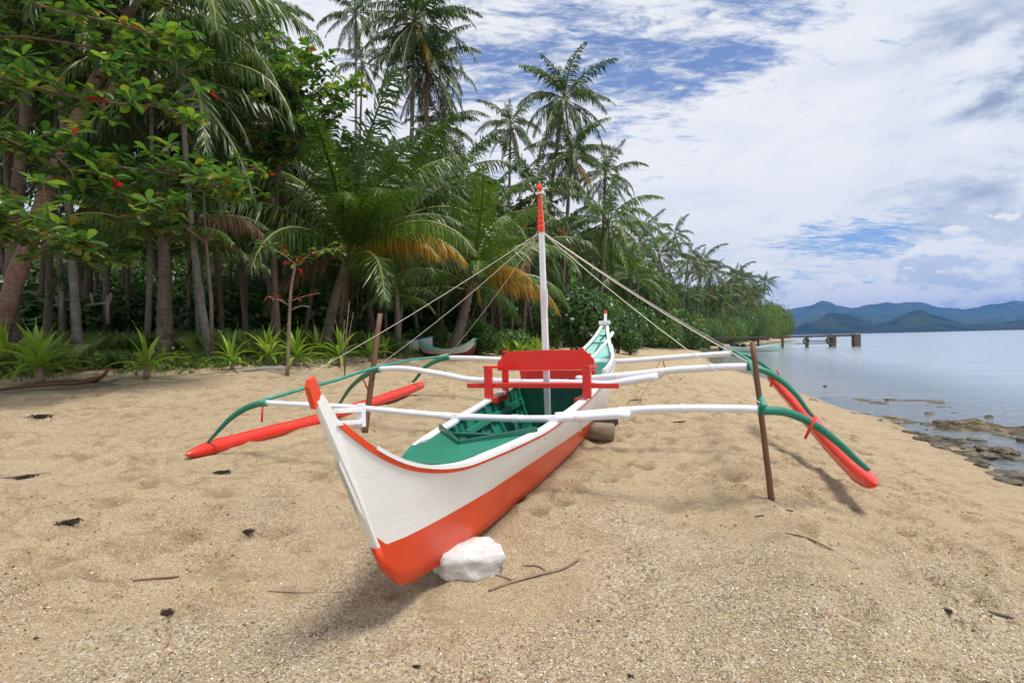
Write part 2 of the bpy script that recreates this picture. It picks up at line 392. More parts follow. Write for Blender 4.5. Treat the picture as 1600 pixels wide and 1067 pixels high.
def hgt(x, y):
    """height of the bare ground in metres (sea = 0)"""
    X = np.asarray(x, dtype=float) / K; Y = np.asarray(y, dtype=float) / K
    xs = np.interp(Y, SY, SX); xv = np.interp(Y, VY, VX)
    u = (X - xs) / (xv - xs)
    zv = np.interp(Y, [0, 10, 14, 24, 42, 95, 230], [-.33, -.33, -.25, -.35, -.62, -.95, -1.0]) + 1.75
    pr = np.interp(u, [0, .08, .165, .27, .41, .7, 1, 5], [0, .29, .50, .53, .60, .78, 1, 1])
    dd = xs - X
    h = np.minimum(zv * pr, np.interp(dd, [0, 1, 2, 3.5, 8, 20], [0, .16, .36, .72, 1.7, 4]))
    inland = np.clip(xv - X, 0, 400)
    h = h + np.clip(inland, 0, 60) * .018
    hill = np.clip((Y - 80) / 100, 0, 1) * np.clip(inland / 40, 0, 1) * 13
    h = h + hill * np.clip((275 - Y) / 45, 0, 1)
    sea = np.clip(X - xs, 0, 5000)
    h = np.where(X > xs, -.075 * sea - .05 * np.clip(sea - 4, 0, 100), h)
    h = np.maximum(h, -5)
    h = h - .26 * np.exp(-(((X + .3) / 1.9) ** 2 + ((Y - 2.2) / 1.3) ** 2))
    return h * K
def grow(a, b, s0, r):
    out = []; v = a; s = s0; sg = 1 if b > a else -1
    while (b - v) * sg > 0: v += s * sg; s *= r; out.append(v)
    return out
xl = list(np.arange(-6.2, 8.6, .036))
xl = sorted([v for v in grow(-6.2, -5500, .045, 1.07)])[:] + xl + grow(xl[-1], 14500, .045, 1.075)
yl = list(np.arange(1.5, 6.2, .032)); yl += list(np.arange(yl[-1] + .05, 15, .06)); yl += grow(yl[-1], 11000, .08, 1.045)
yl = sorted(grow(1.5, -2000, .06, 1.3)) + yl
xl = np.array(xl); yl = np.array(yl)
GX, GY = np.meshgrid(xl, yl)
GZ = hgt(GX, GY)
land = np.clip(GZ / .4, 0, 1) * np.clip(1 - (GY - 60) / 60, 0, 1)
damp_and_shade = np.zeros_like(GZ)
GZ = GZ + land * ((vnoise(GX, GY, 1.1, 1) - .5) * .07 + (vnoise(GX, GY, .45, 2) - .5) * .042 + (vnoise(GX, GY, .2, 3) - .5) * .036 + (vnoise(GX, GY, .09, 5) - .5) * .006)
SD = GX - np.interp(GY / K, SY, SX) * K
reef = np.clip(SD / .5 + .6, 0, 1) * np.clip((6.0 - SD) / 1.6, 0, 1) * np.clip((GY - 5) / 2, 0, 1) * np.clip((22 - GY) / 5, 0, 1)
GZ = GZ * (1 - reef) + reef * (-.004 + (vnoise(GX, GY, 1.3, 9) - .50) * .26 + (vnoise(GX, GY, .42, 8) - .5) * .14 + (vnoise(GX, GY, .14, 7) - .5) * .06)
# footprints and dimples in the dry sand
for i in range(4200):
    y = 2.3 + 17 * rnd.random() ** 1.35; x = rnd.uniform(-9, 10.5) if i < 2400 else rnd.uniform(2.0, 10.5)
    if hgt(x, y) < .35 or hgt(x, y) > 2.0: continue
    if -1.6 < x < 2.6 and y < 4.2 and rnd.random() < .75: continue
    a = rnd.uniform(-.6, .6) + (0 if rnd.random() < .7 else 1.2); l = rnd.uniform(.07, .15) if i < 2400 else rnd.uniform(.045, .10); w = l * rnd.uniform(.45, .8); dp = rnd.uniform(.018, .050)
    i0, i1 = np.searchsorted(xl, [x - .5, x + .5]); j0, j1 = np.searchsorted(yl, [y - .5, y + .5])
    if i1 <= i0 or j1 <= j0: continue
    sx_ = GX[j0:j1, i0:i1] - x; sy_ = GY[j0:j1, i0:i1] - y
    ux = sx_ * math.cos(a) + sy_ * math.sin(a); uy = -sx_ * math.sin(a) + sy_ * math.cos(a)
    r2 = (ux / w) ** 2 + (uy / l) ** 2
    GZ[j0:j1, i0:i1] += -dp * np.exp(-r2 ** 1.3) + dp * .5 * np.exp(-((np.sqrt(r2) - 1.5) / .45) ** 2)
    damp_and_shade[j0:j1, i0:i1] = np.maximum(damp_and_shade[j0:j1, i0:i1], rnd.uniform(.1, 1) * np.exp(-(r2 * 1.5) ** 1.5))  # moist sand in each dimple, with the shade of its sides painted in
def gz(x, y):
    i = int(np.clip(np.searchsorted(xl, x) - 1, 0, len(xl) - 2)); j = int(np.clip(np.searchsorted(yl, y) - 1, 0, len(yl) - 2))
    fx = (x - xl[i]) / (xl[i + 1] - xl[i]); fy = (y - yl[j]) / (yl[j + 1] - yl[j])
    return float((GZ[j, i] * (1 - fx) + GZ[j, i + 1] * fx) * (1 - fy) + (GZ[j + 1, i] * (1 - fx) + GZ[j + 1, i + 1] * fx) * fy)
nx_, ny_ = len(xl), len(yl)
idx = np.arange(nx_ * ny_).reshape(ny_, nx_)
F = np.stack([idx[:-1, :-1], idx[:-1, 1:], idx[1:, 1:], idx[1:, :-1]], -1).reshape(-1, 4)
# how much of the ground is forest floor
XV = np.interp(GY / K, VY, VX) * K
veg = np.clip((XV - GX) / 1.2 + .1 + (vnoise(GX, GY, 1.6, 11) - .5) * 1.6 + (vnoise(GX, GY, .4, 12) - .5) * .8, 0, 1)
peb = np.clip(1.35 - np.hypot((GX - .2) / 3.4, (GY - 1.6) / 2.2) + (vnoise(GX, GY, .9, 21) - .5) * 1.0, 0, 1)
me = npmesh('ground', np.stack([GX, GY, GZ], -1).reshape(-1, 3), F, None or M['white'], True)
me.materials.clear()
for nm, arr in (('damp_and_shade', damp_and_shade), ('veg', veg), ('pebble', peb), ('reef', np.clip(reef * 2 - .3, 0, 1))):
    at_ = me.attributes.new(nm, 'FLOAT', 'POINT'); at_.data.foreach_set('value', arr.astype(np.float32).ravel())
m, t, p, o = newmat('beach_sand')
P_ = POS(t)
va = t.new('ShaderNodeAttribute'); va.attribute_name = 'veg'
pa = t.new('ShaderNodeAttribute'); pa.attribute_name = 'pebble'
z = t.sep(P_)[2]
warm = t.noise(P_, .9, 5, .6)
base = t.mix(t.ss(warm, .35, .65), (.455, .350, .185), (.380, .290, .155))
base = t.mix(t.ss(t.noise(P_, 4.5, 5, .65), .45, .68, 0, .55), base, (.42, .335, .22))
grain = t.voro(P_, 170, 'Color')
gr = t.sep(grain)[0]
gcol = t.ramp(gr, [(0, (.16, .12, .085)), (.10, (.30, .22, .14)), (.2, (.50, .36, .21)), (.55, (.57, .43, .26)), (.8, (.70, .58, .40)), (.93, (.80, .73, .62)), (1, (.66, .34, .16))])
sand = t.mix(.62, base, gcol)
big = t.voro(t.vm('ADD', P_, t.scale(t.noise(P_, 30, 3, .5, 0, 1), (.012, .012, .012))), 85, 'Color')
bs = t.sep(big)
chip = t.ramp(bs[1], [(0, (.12, .09, .07)), (.15, (.26, .20, .14)), (.3, (.42, .32, .19)), (.5, (.52, .40, .24)), (.78, (.60, .51, .36)), (.93, (.78, .74, .66)), (1, (.48, .26, .12))])
da = t.new('ShaderNodeAttribute'); da.attribute_name = 'damp_and_shade'
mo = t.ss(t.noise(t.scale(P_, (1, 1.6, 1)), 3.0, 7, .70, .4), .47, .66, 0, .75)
mo = t.m('ADD', t.m('MULTIPLY', da.outputs['Fac'], .85), mo, clamp=True)  # dimple colour carries painted shade along with the moist sand
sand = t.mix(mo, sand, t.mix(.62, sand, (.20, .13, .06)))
pebf = t.m('MULTIPLY', t.ss(t.m('ADD', pa.outputs['Fac'], t.m('MULTIPLY', t.m('SUBTRACT', t.noise(P_, 1.6, 7, .68), .42), 2.0)), .15, .95), .72)
sand = t.mix(pebf, sand, chip)
spk = t.ss(t.noise(P_, 70, 4, .6), .64, .70, 0, .75)
sand = t.mix(spk, sand, (.10, .075, .055))
mott = t.m('MULTIPLY', t.ss(t.noise(P_, 26, 6, .72), .50, .66), .5)
sand = t.mix(mott, sand, t.mix(.5, sand, (.15, .105, .06)))
mot2 = t.ss(t.noise(t.vm('ADD', P_, (7, 3, 0)), 16, 6, .7), .56, .70, 0, .45)
sand = t.mix(mot2, sand, (.56, .48, .34))
wet = t.ss(t.m('ADD', z, t.m('MULTIPLY', t.noise(P_, 1.5, 4), .12)), .04, .20, 1, 0)
sand = t.mix(t.m('MULTIPLY', wet, .6), sand, (.25, .19, .12))
deep = t.ss(z, -.9, -.05, 1, 0)
bedn = t.ss(t.noise(P_, .55, 6, .65), .42, .6)
bed = t.mix(bedn, (.20, .22, .17), (.08, .12, .10))
sand = t.mix(deep, sand, bed)
ra = t.new('ShaderNodeAttribute'); ra.attribute_name = 'reef'
rfc = t.mix(t.ss(t.noise(P_, 6, 8, .75), .42, .60), (.040, .032, .018), (.15, .115, .06)); rfc = t.mix(t.ss(t.noise(P_, 3.3, 7, .75), .50, .62, 0, .85), rfc, (.36, .30, .20))
sand = t.mix(t.ss(ra.outputs['Fac'], .2, .6), sand, rfc)
soil = t.mix(t.ss(t.noise(P_, 2.2, 7, .7), .4, .62), (.060, .040, .024), (.17, .115, .07))
soil = t.mix(t.ss(t.noise(P_, 11, 6, .7), .50, .66, 0, .8), soil, (.24, .15, .085))
soil = t.mix(t.ss(t.noise(P_, 1.1, 5, .7), .46, .62, 0, .75), soil, (.05, .095, .02))
sand = t.mix(t.ss(va.outputs['Fac'], .15, .75), sand, soil)
t.l.new(sand, p.inputs['Base Color'])
t.l.new(t.m('SUBTRACT', .95, t.m('MULTIPLY', wet, .55)), p.inputs['Roughness'])
p.inputs['Specular IOR Level'].default_value = .25
h = t.m('ADD', t.m('MULTIPLY', t.noise(P_, 9, 7, .75), 2.4), t.m('MULTIPLY', t.voro(P_, 110, 'Distance'), .35))
t.l.new(t.bump(h, .85, .032), p.inputs['Normal'])
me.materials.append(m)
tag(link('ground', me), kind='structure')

# water: one sheet at sea level reaching the horizon
wx = np.array(list(np.linspace(-2, 40, 60)) + grow(40, 13500, 2, 1.28)); wx = np.concatenate([[-5500, -2000, -600, -100, -20], wx])
wy = np.array([-2000, -300, -30] + list(np.linspace(0, 60, 60)) + grow(60, 10500, 3, 1.25))
AX, AY = np.meshgrid(wx, wy)
keep = np.interp(AY / K, SY, SX) * K
id2 = np.arange(AX.size).reshape(AX.shape)
Fw = np.stack([id2[:-1, :-1], id2[:-1, 1:], id2[1:, 1:], id2[1:, :-1]], -1).reshape(-1, 4)
me = npmesh('sea_water', np.stack([AX, AY, AX * 0 + .012], -1).reshape(-1, 3), Fw, M['white'], True)
me.materials.clear()
m, t, p, o = newmat('sea_water')
P_ = POS(t)
w1 = t.noise(t.scale(P_, (.45, 1.5, 1)), 1.6, 5, .6, .3)
w2 = t.noise(t.scale(P_, (.5, 1.3, 1)), 9, 4, .6)
w3 = t.noise(t.scale(P_, (.10, .34, 1)), 1.0, 4, .55, .4)
hh = t.m('ADD', t.m('ADD', t.m('MULTIPLY', w1, 1.0), t.m('MULTIPLY', w2, .16)), t.m('MULTIPLY', w3, 2.2))
nrm = t.bump(hh, .6, .085)
gl = t.new('ShaderNodeBsdfGlossy'); gl.inputs['Roughness'].default_value = .14; gl.inputs['Color'].default_value = (.95, .97, 1, 1)
t.l.new(nrm, gl.inputs['Normal'])
tr = t.new('ShaderNodeBsdfTransparent')
df = t.new('ShaderNodeBsdfDiffuse'); df.inputs['Color'].default_value = (.42, .50, .52, 1)
xs_ = t.m('SUBTRACT', t.sep(P_)[0], t.m('MULTIPLY', t.sep(P_)[1], .34))
dm = t.new('ShaderNodeMixShader'); t.l.new(t.ss(xs_, 5.0, 16.0, .15, 1.0), dm.inputs[0])
tr.inputs[0].default_value = (.80, .88, .86, 1)
t.l.new(tr.outputs[0], dm.inputs[1]); t.l.new(df.outputs[0], dm.inputs[2])
fr = t.new('ShaderNodeFresnel'); fr.inputs['IOR'].default_value = 1.5; t.l.new(nrm, fr.inputs['Normal'])
mx = t.new('ShaderNodeMixShader'); t.l.new(fr.outputs[0], mx.inputs[0])
t.l.new(dm.outputs[0], mx.inputs[1]); t.l.new(gl.outputs[0], mx.inputs[2]); t.l.new(mx.outputs[0], o.inputs[0])
me.materials.append(m)
tag(link('sea_water', me), kind='structure')

# hills across the bay
def hillmat(name, c1, c2):
    m, t, p, o = newmat(name); P_ = POS(t)
    c = t.mix(t.ss(t.noise(P_, .004, 8, .65), .4, .62), c1, c2)
    t.l.new(c, p.inputs['Base Color']); p.inputs['Roughness'].default_value = 1.0; p.inputs['Specular IOR Level'].default_value = 0
    t.l.new(t.bump(t.noise(P_, .012, 8, .7), 1.0, 30), p.inputs['Normal'])
    return m
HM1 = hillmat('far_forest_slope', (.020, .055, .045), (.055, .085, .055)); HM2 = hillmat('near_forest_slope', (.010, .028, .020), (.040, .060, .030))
def ridge(name, prof, dist, depth, mat, seed, rough):
    """a range of hills: crest heights read along its length, real slopes falling to the sea on both sides"""
    xs = np.linspace(prof[0][0], prof[-1][0], 260)
    hp = np.interp(xs, [q[0] for q in prof], [q[1] for q in prof]); hp = hp + (vnoise(xs, xs * 0, 26, seed) - .5) * 5 + (vnoise(xs, xs * 0, 9, seed + 5) - .5) * 3
    V = []; ny = 46
    for j in range(ny):
        v = -1 + 2 * j / (ny - 1)
        fall = (1 - abs(v)) ** 1.15
        for i, px in enumerate(xs):
            a, b = ab(px, hp[i]); a0, b0 = ab(px, 533)
            d = dist + v * depth
            X = a * (dist) * (1 + .10 * v); H = max(b * dist, 2)
            nz = (vnoise(X, d * 1.0, 700, seed) - .5) * .55 + (vnoise(X, d, 260, seed + 1) - .5) * .30 + (vnoise(X, d, 90, seed + 2) - .5) * .14
            sp = abs(2 * vnoise(X, d * .25, 420, seed + 7) - 1); sp2 = abs(2 * vnoise(X, d * .4, 170, seed + 8) - 1)
            H = H * (1 - (.55 * (1 - sp) + .25 * (1 - sp2)) * (1 - fall) ** .7 * min(1, (1 - abs(v)) * 6))
            z = H * (fall + nz * rough * (1 - fall) * (fall > 0) * min(1, (1 - abs(v)) * 5)) + CZ * fall
            V.append((X, d, max(z, 0) - 6 * (fall < .02)))
    ii = np.arange(ny * 260).reshape(ny, 260)
    Fh = np.stack([ii[:-1, :-1], ii[:-1, 1:], ii[1:, 1:], ii[1:, :-1]], -1).reshape(-1, 4)
    o = link(name, npmesh(name, V, Fh, mat, True)); return tag(o, kind='structure')
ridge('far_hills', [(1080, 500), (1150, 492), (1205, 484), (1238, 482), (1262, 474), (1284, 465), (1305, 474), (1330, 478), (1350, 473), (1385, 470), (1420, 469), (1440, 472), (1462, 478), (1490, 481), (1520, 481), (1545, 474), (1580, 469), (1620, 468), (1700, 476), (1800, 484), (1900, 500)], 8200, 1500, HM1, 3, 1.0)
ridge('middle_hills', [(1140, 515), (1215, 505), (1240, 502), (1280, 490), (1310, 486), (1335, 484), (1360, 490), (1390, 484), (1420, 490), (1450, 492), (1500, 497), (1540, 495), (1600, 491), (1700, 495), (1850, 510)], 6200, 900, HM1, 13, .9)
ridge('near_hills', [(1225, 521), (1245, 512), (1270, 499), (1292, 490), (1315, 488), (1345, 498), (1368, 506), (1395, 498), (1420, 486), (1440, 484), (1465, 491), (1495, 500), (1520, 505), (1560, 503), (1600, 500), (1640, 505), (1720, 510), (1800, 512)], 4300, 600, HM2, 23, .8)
# sea haze
hz = MB().box((5000, 4500, (690 - 7.6) / 2), (22500, 18000, 690 + 7.6), None)
m = bpy.data.materials.new('haze'); m.use_nodes = True; t = NT(m.node_tree)
for n in list(t.n):
    if n.type == 'BSDF_PRINCIPLED': t.n.remove(n)
pv = t.new('ShaderNodeVolumePrincipled'); pv.inputs['Density'].default_value = .000065; pv.inputs['Color'].default_value = (.20, .42, 1.0, 1)
pv.inputs['Anisotropy'].default_value = .2
t.l.new(pv.outputs[0], [n for n in t.n if n.type == 'OUTPUT_MATERIAL'][0].inputs['Volume'])
tag(hz.obj('haze', m), kind='stuff')

# ------------------------------------------------------------------ the outrigger boat
S0, ZG = 5.2, -1.05
def BL(s, t, z): return Vector((t * K, (s - S0) * K, (z - ZG) * K))       # boat axes: t across, s along, z up
def BT(px, py, t=0.0):        # the point of the photo that lies t off the keel line
    a, b = ab(px, py); s = (-X0 - t * (CB + a * SB)) / (SB - a * CB); return s, t, b * (s * CB - t * SB)
def BS(px, py, s):            # the point of the photo that lies s along the keel line
    a, b = ab(px, py); t = (a * s * CB - X0 - s * SB) / (CB + a * SB); return s, t, b * (s * CB - t * SB)
def BW(s, t, z): return Vector(((X0 + s * SB + t * CB) * K, (s * CB - t * SB) * K, CZ + z * K))
def fit(curve, s, t):
    X = X0 + s * SB + t * CB; Y = s * CB - t * SB; z = -.7
    for _ in range(8):
        a = X / Y; b = z / Y
        px = 800 + FPX * (a * math.cos(TH) - b * math.sin(TH))
        z = ab(px, float(np.interp(px, [q[0] for q in curve], [q[1] for q in curve])))[1] * Y
    return z
sheer_c = [(527, 655), (560, 685), (600, 712), (640, 728), (680, 734), (730, 728), (790, 703), (850, 676), (900, 640), (925, 618), (950, 590)]
bound_c = [(585, 857), (640, 836), (690, 810), (760, 770), (840, 717), (900, 677), (920, 662), (945, 640)]
bot_c = [(583, 857), (600, 893), (625, 913), (650, 908), (700, 873), (780, 810), (850, 750), (920, 680), (940, 655)]
SS = [2.27, 2.4, 2.55, 2.7, 2.9, 3.1, 3.4, 3.7, 4.0, 4.4, 4.8, 5.2, 5.8, 6.4, 7.0, 7.5, 8.0, 8.4, 8.75, 9.0]
BG = [.014, .045, .070, .095, .14, .19, .28, .335, .37, .40, .42, .435, .435, .42, .385, .325, .235, .15, .075, .035]
zg_far = {7.0: -.345, 7.5: -.285, 8.0: -.19, 8.4: -.06, 8.75: .10, 9.0: .26}
stn = []
for s, bg_ in zip(SS, BG):
    bm_ = bg_ * (.55 + .2 * min(1, max(0, (s - 2.5) / 1.5))); bb = bg_ * (.2 + .35 * min(1, max(0, (s - 2.7) / 1.5)))
    if s < 2.7: bm_ = float(np.interp(s, [2.27, 2.5, 2.6, 2.7], [.010, .012, .028, .055])); bb = min(bb, bm_ * .5)
    if s < 6.9:
        zg_ = fit(sheer_c, s, bg_); zm = fit(bound_c, s, bm_); zb = fit(bot_c, s, bb)
        if s > 6: zg_ = -.40
        if s < 2.68:            # stem region: the planking meets the raked stem
            zf = np.interp(s, [2.16, 2.244, 2.36, 2.503, 2.584, 2.718], [-.264, -.408, -.607, -.852, -.98, -1.10])
            zb = float(zf); zm = max(zm, zb) if s > 2.503 else zb
            if s > 2.503: zm = float(np.interp(s, [2.503, 2.7], [-.852, -.86]))
            if s <= 2.503: zm = zb
    else:
        zg_ = zg_far[s]; zm = float(np.interp(s, [7, 7.5, 8, 8.4, 8.75, 9], [-.775, -.75, -.66, -.52, -.26, .10])); zb = float(np.interp(s, [7, 7.5, 8, 8.4, 8.75, 9], [-.95, -.93, -.84, -.66, -.36, .04]))
    stn.append((s, bg_, zg_, bm_, zm, bb, zb))
def resample(st, s):
    return [float(np.interp(s, [q[0] for q in st], [q[i] for q in st])) for i in range(7)]
fine = np.concatenate([np.arange(2.27, 3.4, .06), np.arange(3.4, 9.0, .1), [9.0]])
def sm(i):                     # gently smoothed station curves
    xs = [q[0] for q in stn]; ys = [q[i] for q in stn]
    y = np.interp(fine, xs, ys)
    y2 = y.copy()
    for _ in range(2):
        y2[1:-1] = .25 * y2[:-2] + .5 * y2[1:-1] + .25 * y2[2:]
    if i in (3, 4, 5, 6): y2 = np.where(fine < 2.75, y, y2)
    return y2
cv = [fine] + [sm(i) for i in range(1, 7)]
def section(i): return [float(cv[k][i]) for k in range(7)]
def at(s): return [float(np.interp(s, fine, cv[k])) for k in range(7)]

boat = empty('outrigger_boat', BW(S0, 0, ZG), -PH, 'white and orange red outrigger boat with a red bench resting on the sand', 'boat')
def topside(s, v, side, off=0.0):      # v 0 at gunwale, 1 at colour line
    s_, bg_, zg_, bm_, zm, bb, zb = at(s)
    tt = bg_ + (bm_ - bg_) * v + .018 * math.sin(math.pi * v) * (bg_ / .43) * (1 if s > 3.4 else -1.2 * (1 - max(0, s - 2.9) / .5))
    return BL(s, side * max(tt - off, .001), zg_ + (zm - zg_) * v)
def bottom(s, v, side):
    s_, bg_, zg_, bm_, zm, bb, zb = at(s)
    if v <= 1: return BL(s, side * (bm_ + (bb - bm_) * v), zm + (zb - zm) * v)
    return BL(s, side * bb * (2 - v), zb - .03 * (v - 1) * min(1, bb / .1))
for side in (-1, 1):
    mb = MB(); mb.loft([[topside(s, v, side) for v in np.linspace(0, 1, 7)] for s in fine])
    mb.obj('topside_planking', M['cream'], boat, True)
    mb = MB(); mb.loft([[bottom(s, v, side) for v in (0, .25, .5, .75, 1, 1.5, 2)] for s in fine if s > 2.46])
    mb.obj('bottom_planking', M['redhull'], boat, True)
    # rub rail, cap rail
    mb = MB(); R = []
    for s in fine:
        q = topside(s, .0, side); q2 = topside(s, .09 if s > 2.6 else .09, side)
        d = (q2 - q).normalized() * .034; nrm = Vector((side * .010, 0, 0)); u = q - d * .1
        R.append([u + nrm * 0, u + nrm, u + d + nrm, u + d])
    mb.loft(R, True, True); mb.obj('rub_rail', M['redhull'], boat)
    mb = MB(); R = []
    for s in (fine[3:] if side > 0 else fine[fine > 3.38]):
        s_, bg_, zg_ = at(s)[:3]
        w = min(.052, bg_ * .55) if s < 5.9 else .03
        if side < 0 and s < 3.6: w = min(.014, bg_ * .5)
        R.append([BL(s, side * (bg_ + .012), zg_ - .004), BL(s, side * (bg_ + .012), zg_ + .014), BL(s, side * (bg_ - w), zg_ + .014), BL(s, side * (bg_ - w), zg_ - .004)])
    mb.loft(R, True, True); mb.obj('gunwale_cap', M['white'], boat)
    # inner lining of the cockpit
    mb = MB(); fs = [s for s in fine if 3.4 <= s <= 8.3]
    mb.loft([[topside(s, v, side, .03) + Vector((0, 0, -.012 if v == 0 else 0)) for v in np.linspace(0, 1, 5)] + [BL(s, side * max(at(s)[5] - .02, .01), at(s)[6] + .03), BL(s, 0, at(s)[6] + .025)] for s in fs])
    mb.obj('inner_lining', M['green'], boat, True)
    for s in np.arange(3.85, 5.8, .24):
        mb = MB(); mb.loft([[topside(s - .02, v, side, .03), topside(s - .02, v, side, .062), topside(s + .02, v, side, .062), topside(s + .02, v, side, .03)] for v in np.linspace(.05, 1, 6)], True, True)
        mb.obj('rib', M['green'], boat)
    mb = MB(); mb.loft([[topside(s, .34, side, .055), topside(s, .34, side, .085), topside(s, .50, side, .085), topside(s, .50, side, .055)] for s in np.arange(3.55, 5.85, .1)], True, True)
    mb.obj('stringer', M['green'], boat)
# foredeck with its vee-shaped coaming
mb = MB(); R = []
vtip = 3.42
for s in fine:
    if not 2.5 <= s <= 4.0: continue
    s_, bg_, zg_ = at(s)[:3]; w = bg_ - min(.052, bg_ * .55) + .004
    hole = 0 if s < vtip else min((s - vtip) / .42 * .30, w - .006)
    R.append((s, w, zg_, hole))
for side in (-1, 1):
    mb.loft([[BL(s, side * (h + ((w if side > 0 or s > 3.4 else at(s)[1] + .014) - h) * v), z + .003 + .020 * (1 - (h + (w - h) * v) / .4)) for v in (0, .33, .66, 1)] for s, w, z, h in R])
mb.obj('foredeck', M['green'], boat, True)
for side in (-1, 1):
    mb = MB(); a = at(vtip); b = at(vtip + .44)
    p0 = BL(vtip, 0, a[2] + .022); p1 = BL(vtip + .46, side * .335, b[2] + .024)
    mb.beam(p0, p1, .024, .052); mb.obj('coaming', M['dkgreen'], boat, bevel=.004)
mb = MB(); mb.beam(BL(4.02, -.355, -.63), BL(4.02, .355, -.63), .055, .035); mb.obj('thwart', M['dkgreen'], boat, bevel=.004)
def bulkhead(s, top=0.0):
    s_, bg_, zg_, bm_, zm, bb, zb = at(s); mb = MB()
    o_ = [BL(s, -bg_ + .03, zg_ - .01 - top), BL(s, -bm_ + .02, zm), BL(s, -bb + .02, zb + .02), BL(s, bb - .02, zb + .02), BL(s, bm_ - .02, zm), BL(s, bg_ - .03, zg_ - .01 - top)]
    mb.loft([o_, [q + Vector((0, .03, 0)) for q in o_]], True, True); return mb
bulkhead(5.85).obj('bulkhead', M['dkgreen'], boat)
bulkhead(4.03, .10).obj('low_bulkhead', M['green'], boat) if False else None
# cockpit floor boards
for k in range(-2, 3):
    mb = MB(); mb.beam(BL(3.9, k * .075, -1.0 + .03), BL(5.82, k * .085, -.93), .085, .018); mb.obj('floor_board', M['green'], boat)
# aft deck: seat deck behind the bulkhead, stern panel rising between the sheers
mb = MB(); mb.loft([[BL(s, v * (at(s)[1] - .03), at(s)[2] - .02) for v in (-1, -.5, 0, .5, 1)] for s in np.arange(5.88, 7.65, .1)])
mb.obj('aft_deck', M['green'], boat, True)
mb = MB(); ps = np.arange(7.6, 9.0, .08)
mb.loft([[BL(s, v * (at(s)[1] - .012), at(s)[2] - .035) for v in (-1, -.5, 0, .5, 1)] for s in ps])
panel = mb.obj('stern_panel', M['teal'], boat, True)
mb = MB(); a = BL(7.72, 0, at(7.72)[2] - .022); b_ = BL(8.62, 0, at(8.62)[2] - .022)
mb.beam(a, BL(8.45, 0, at(8.45)[2] - .012), .02, .02); mb.beam(BL(8.45, -.11, at(8.45)[2] - .012), BL(8.45, .11, at(8.45)[2] - .012), .02, .02)
mb.obj('batten', M['dkgreen'], panel)
mb = MB(); f0 = lambda t, s: BL(s, t, at(s)[2] - .020)
mb.beam(f0(-.040, 8.70), f0(.042, 8.70), .03, .01); mb.beam(f0(.042, 8.71), f0(-.012, 8.55), .022, .01)
mb.obj('number_seven', M['black'], panel)
mb = MB(); mb.beam(BL(8.97, 0, .20), BL(9.02, .0, .385), .05, .05); sp = mb.obj('stern_post', M['white'], boat, bevel=.005)
mb = MB(); mb.beam(BL(9.02, 0, .386), BL(9.03, 0, .43), .056, .056); mb.obj('post_tip', M['red'], sp, bevel=.005)
mb = MB(); mb.beam(BL(8.90, -.085, .245), BL(8.90, .085, .25), .05, .07); mb.obj('stern_crosspiece', M['white'], boat, bevel=.008)
# stern rails
mb = MB(); mb.tube(smooth_path([BL(*BT(925, 559, .34)), BL(*BT(936, 547, .33)), BL(*BT(947, 535, .30)), BL(*BT(953, 527, .27)), BL(*BT(957, 520, .25))], 4), [.018] * 8 + [.022] * 6 + [.03] * 3, 8); mb.obj('stern_rail', M['white'], boat, True)
for s in np.arange(6.3, 7.6, .26):
    wsh = MB(); wsh.beam(BL(s, .0 + at(s)[1] - .01, at(s)[2]), BL(s, at(s)[1] - .01, at(s)[2] + .07), .07, .02, (0, 1, 0))
    wsh.obj('washboard_post', M['white'], boat)
mb = MB(); mb.loft([[BL(s, at(s)[1] + .005, at(s)[2] + .065), BL(s, at(s)[1] + .005, at(s)[2] + .115), BL(s, at(s)[1] - .03, at(s)[2] + .115), BL(s, at(s)[1] - .03, at(s)[2] + .065)] for s in np.arange(6.1, 8.0, .1)], True, True)
mb.obj('washboard', M['white'], boat)
# stem: a raked board standing above the sheer
fr_ = [BT(*q) for q in [(483, 590), (476, 600), (483, 622), (497, 655), (520, 710), (550, 780), (583, 857), (600, 893), (625, 913), (650, 908)]]
front = [(a[0] + (.014 if k_ < 6 else .004), a[2]) for k_, a in enumerate(fr_)]
back = [(2.138, -.112), (2.152, -.135), (2.186, -.18), (2.262, -.275), (2.36, -.42), (2.47, -.62), (2.62, -.86), (2.70, -.97), (2.80, -1.05), (2.88, -1.115)]
hw = [v * .5 for v in (.016, .020, .021, .026, .032, .036, .032, .028, .022, .014)]
mb = MB(); mb.loft([[BL(f_[0], -h * .55, f_[1]), BL(f_[0] + .006, -h, f_[1]), BL(b[0], -h, b[1]), BL(b[0], h, b[1]), BL(f_[0] + .006, h, f_[1]), BL(f_[0], h * .55, f_[1])] for f_, b, h in list(zip(front, back, hw))[2:7]], True, True)
stem_ = mb.obj('stem', M['cream'], boat)
mb = MB(); mb.loft([[BL(f_[0] - .002, -h, f_[1]), BL(b[0], -h, b[1]), BL(b[0], h, b[1]), BL(f_[0] - .002, h, f_[1])] for f_, b, h in [(front[0], (front[0][0] + .012, front[0][1] + .004), .003), ((2.112, -.120), back[0], .009), ((2.106, -.145), back[1], .0105), ((2.128, -.20), (2.168, -.172), .0112), ((2.138, -.225), (2.148, -.215), .0105)]], True, True)
mb.obj('stem_tip', M['redhull'], stem_)
mb = MB(); mb.loft([[BL(f_[0] - .002, -h, f_[1]), BL(b[0], -h, b[1]), BL(b[0], h, b[1]), BL(f_[0] - .002, h, f_[1])] for f_, b, h in list(zip(front, back, hw))[6:]], True, True)
mb.obj('forefoot', M['redhull'], stem_, True)
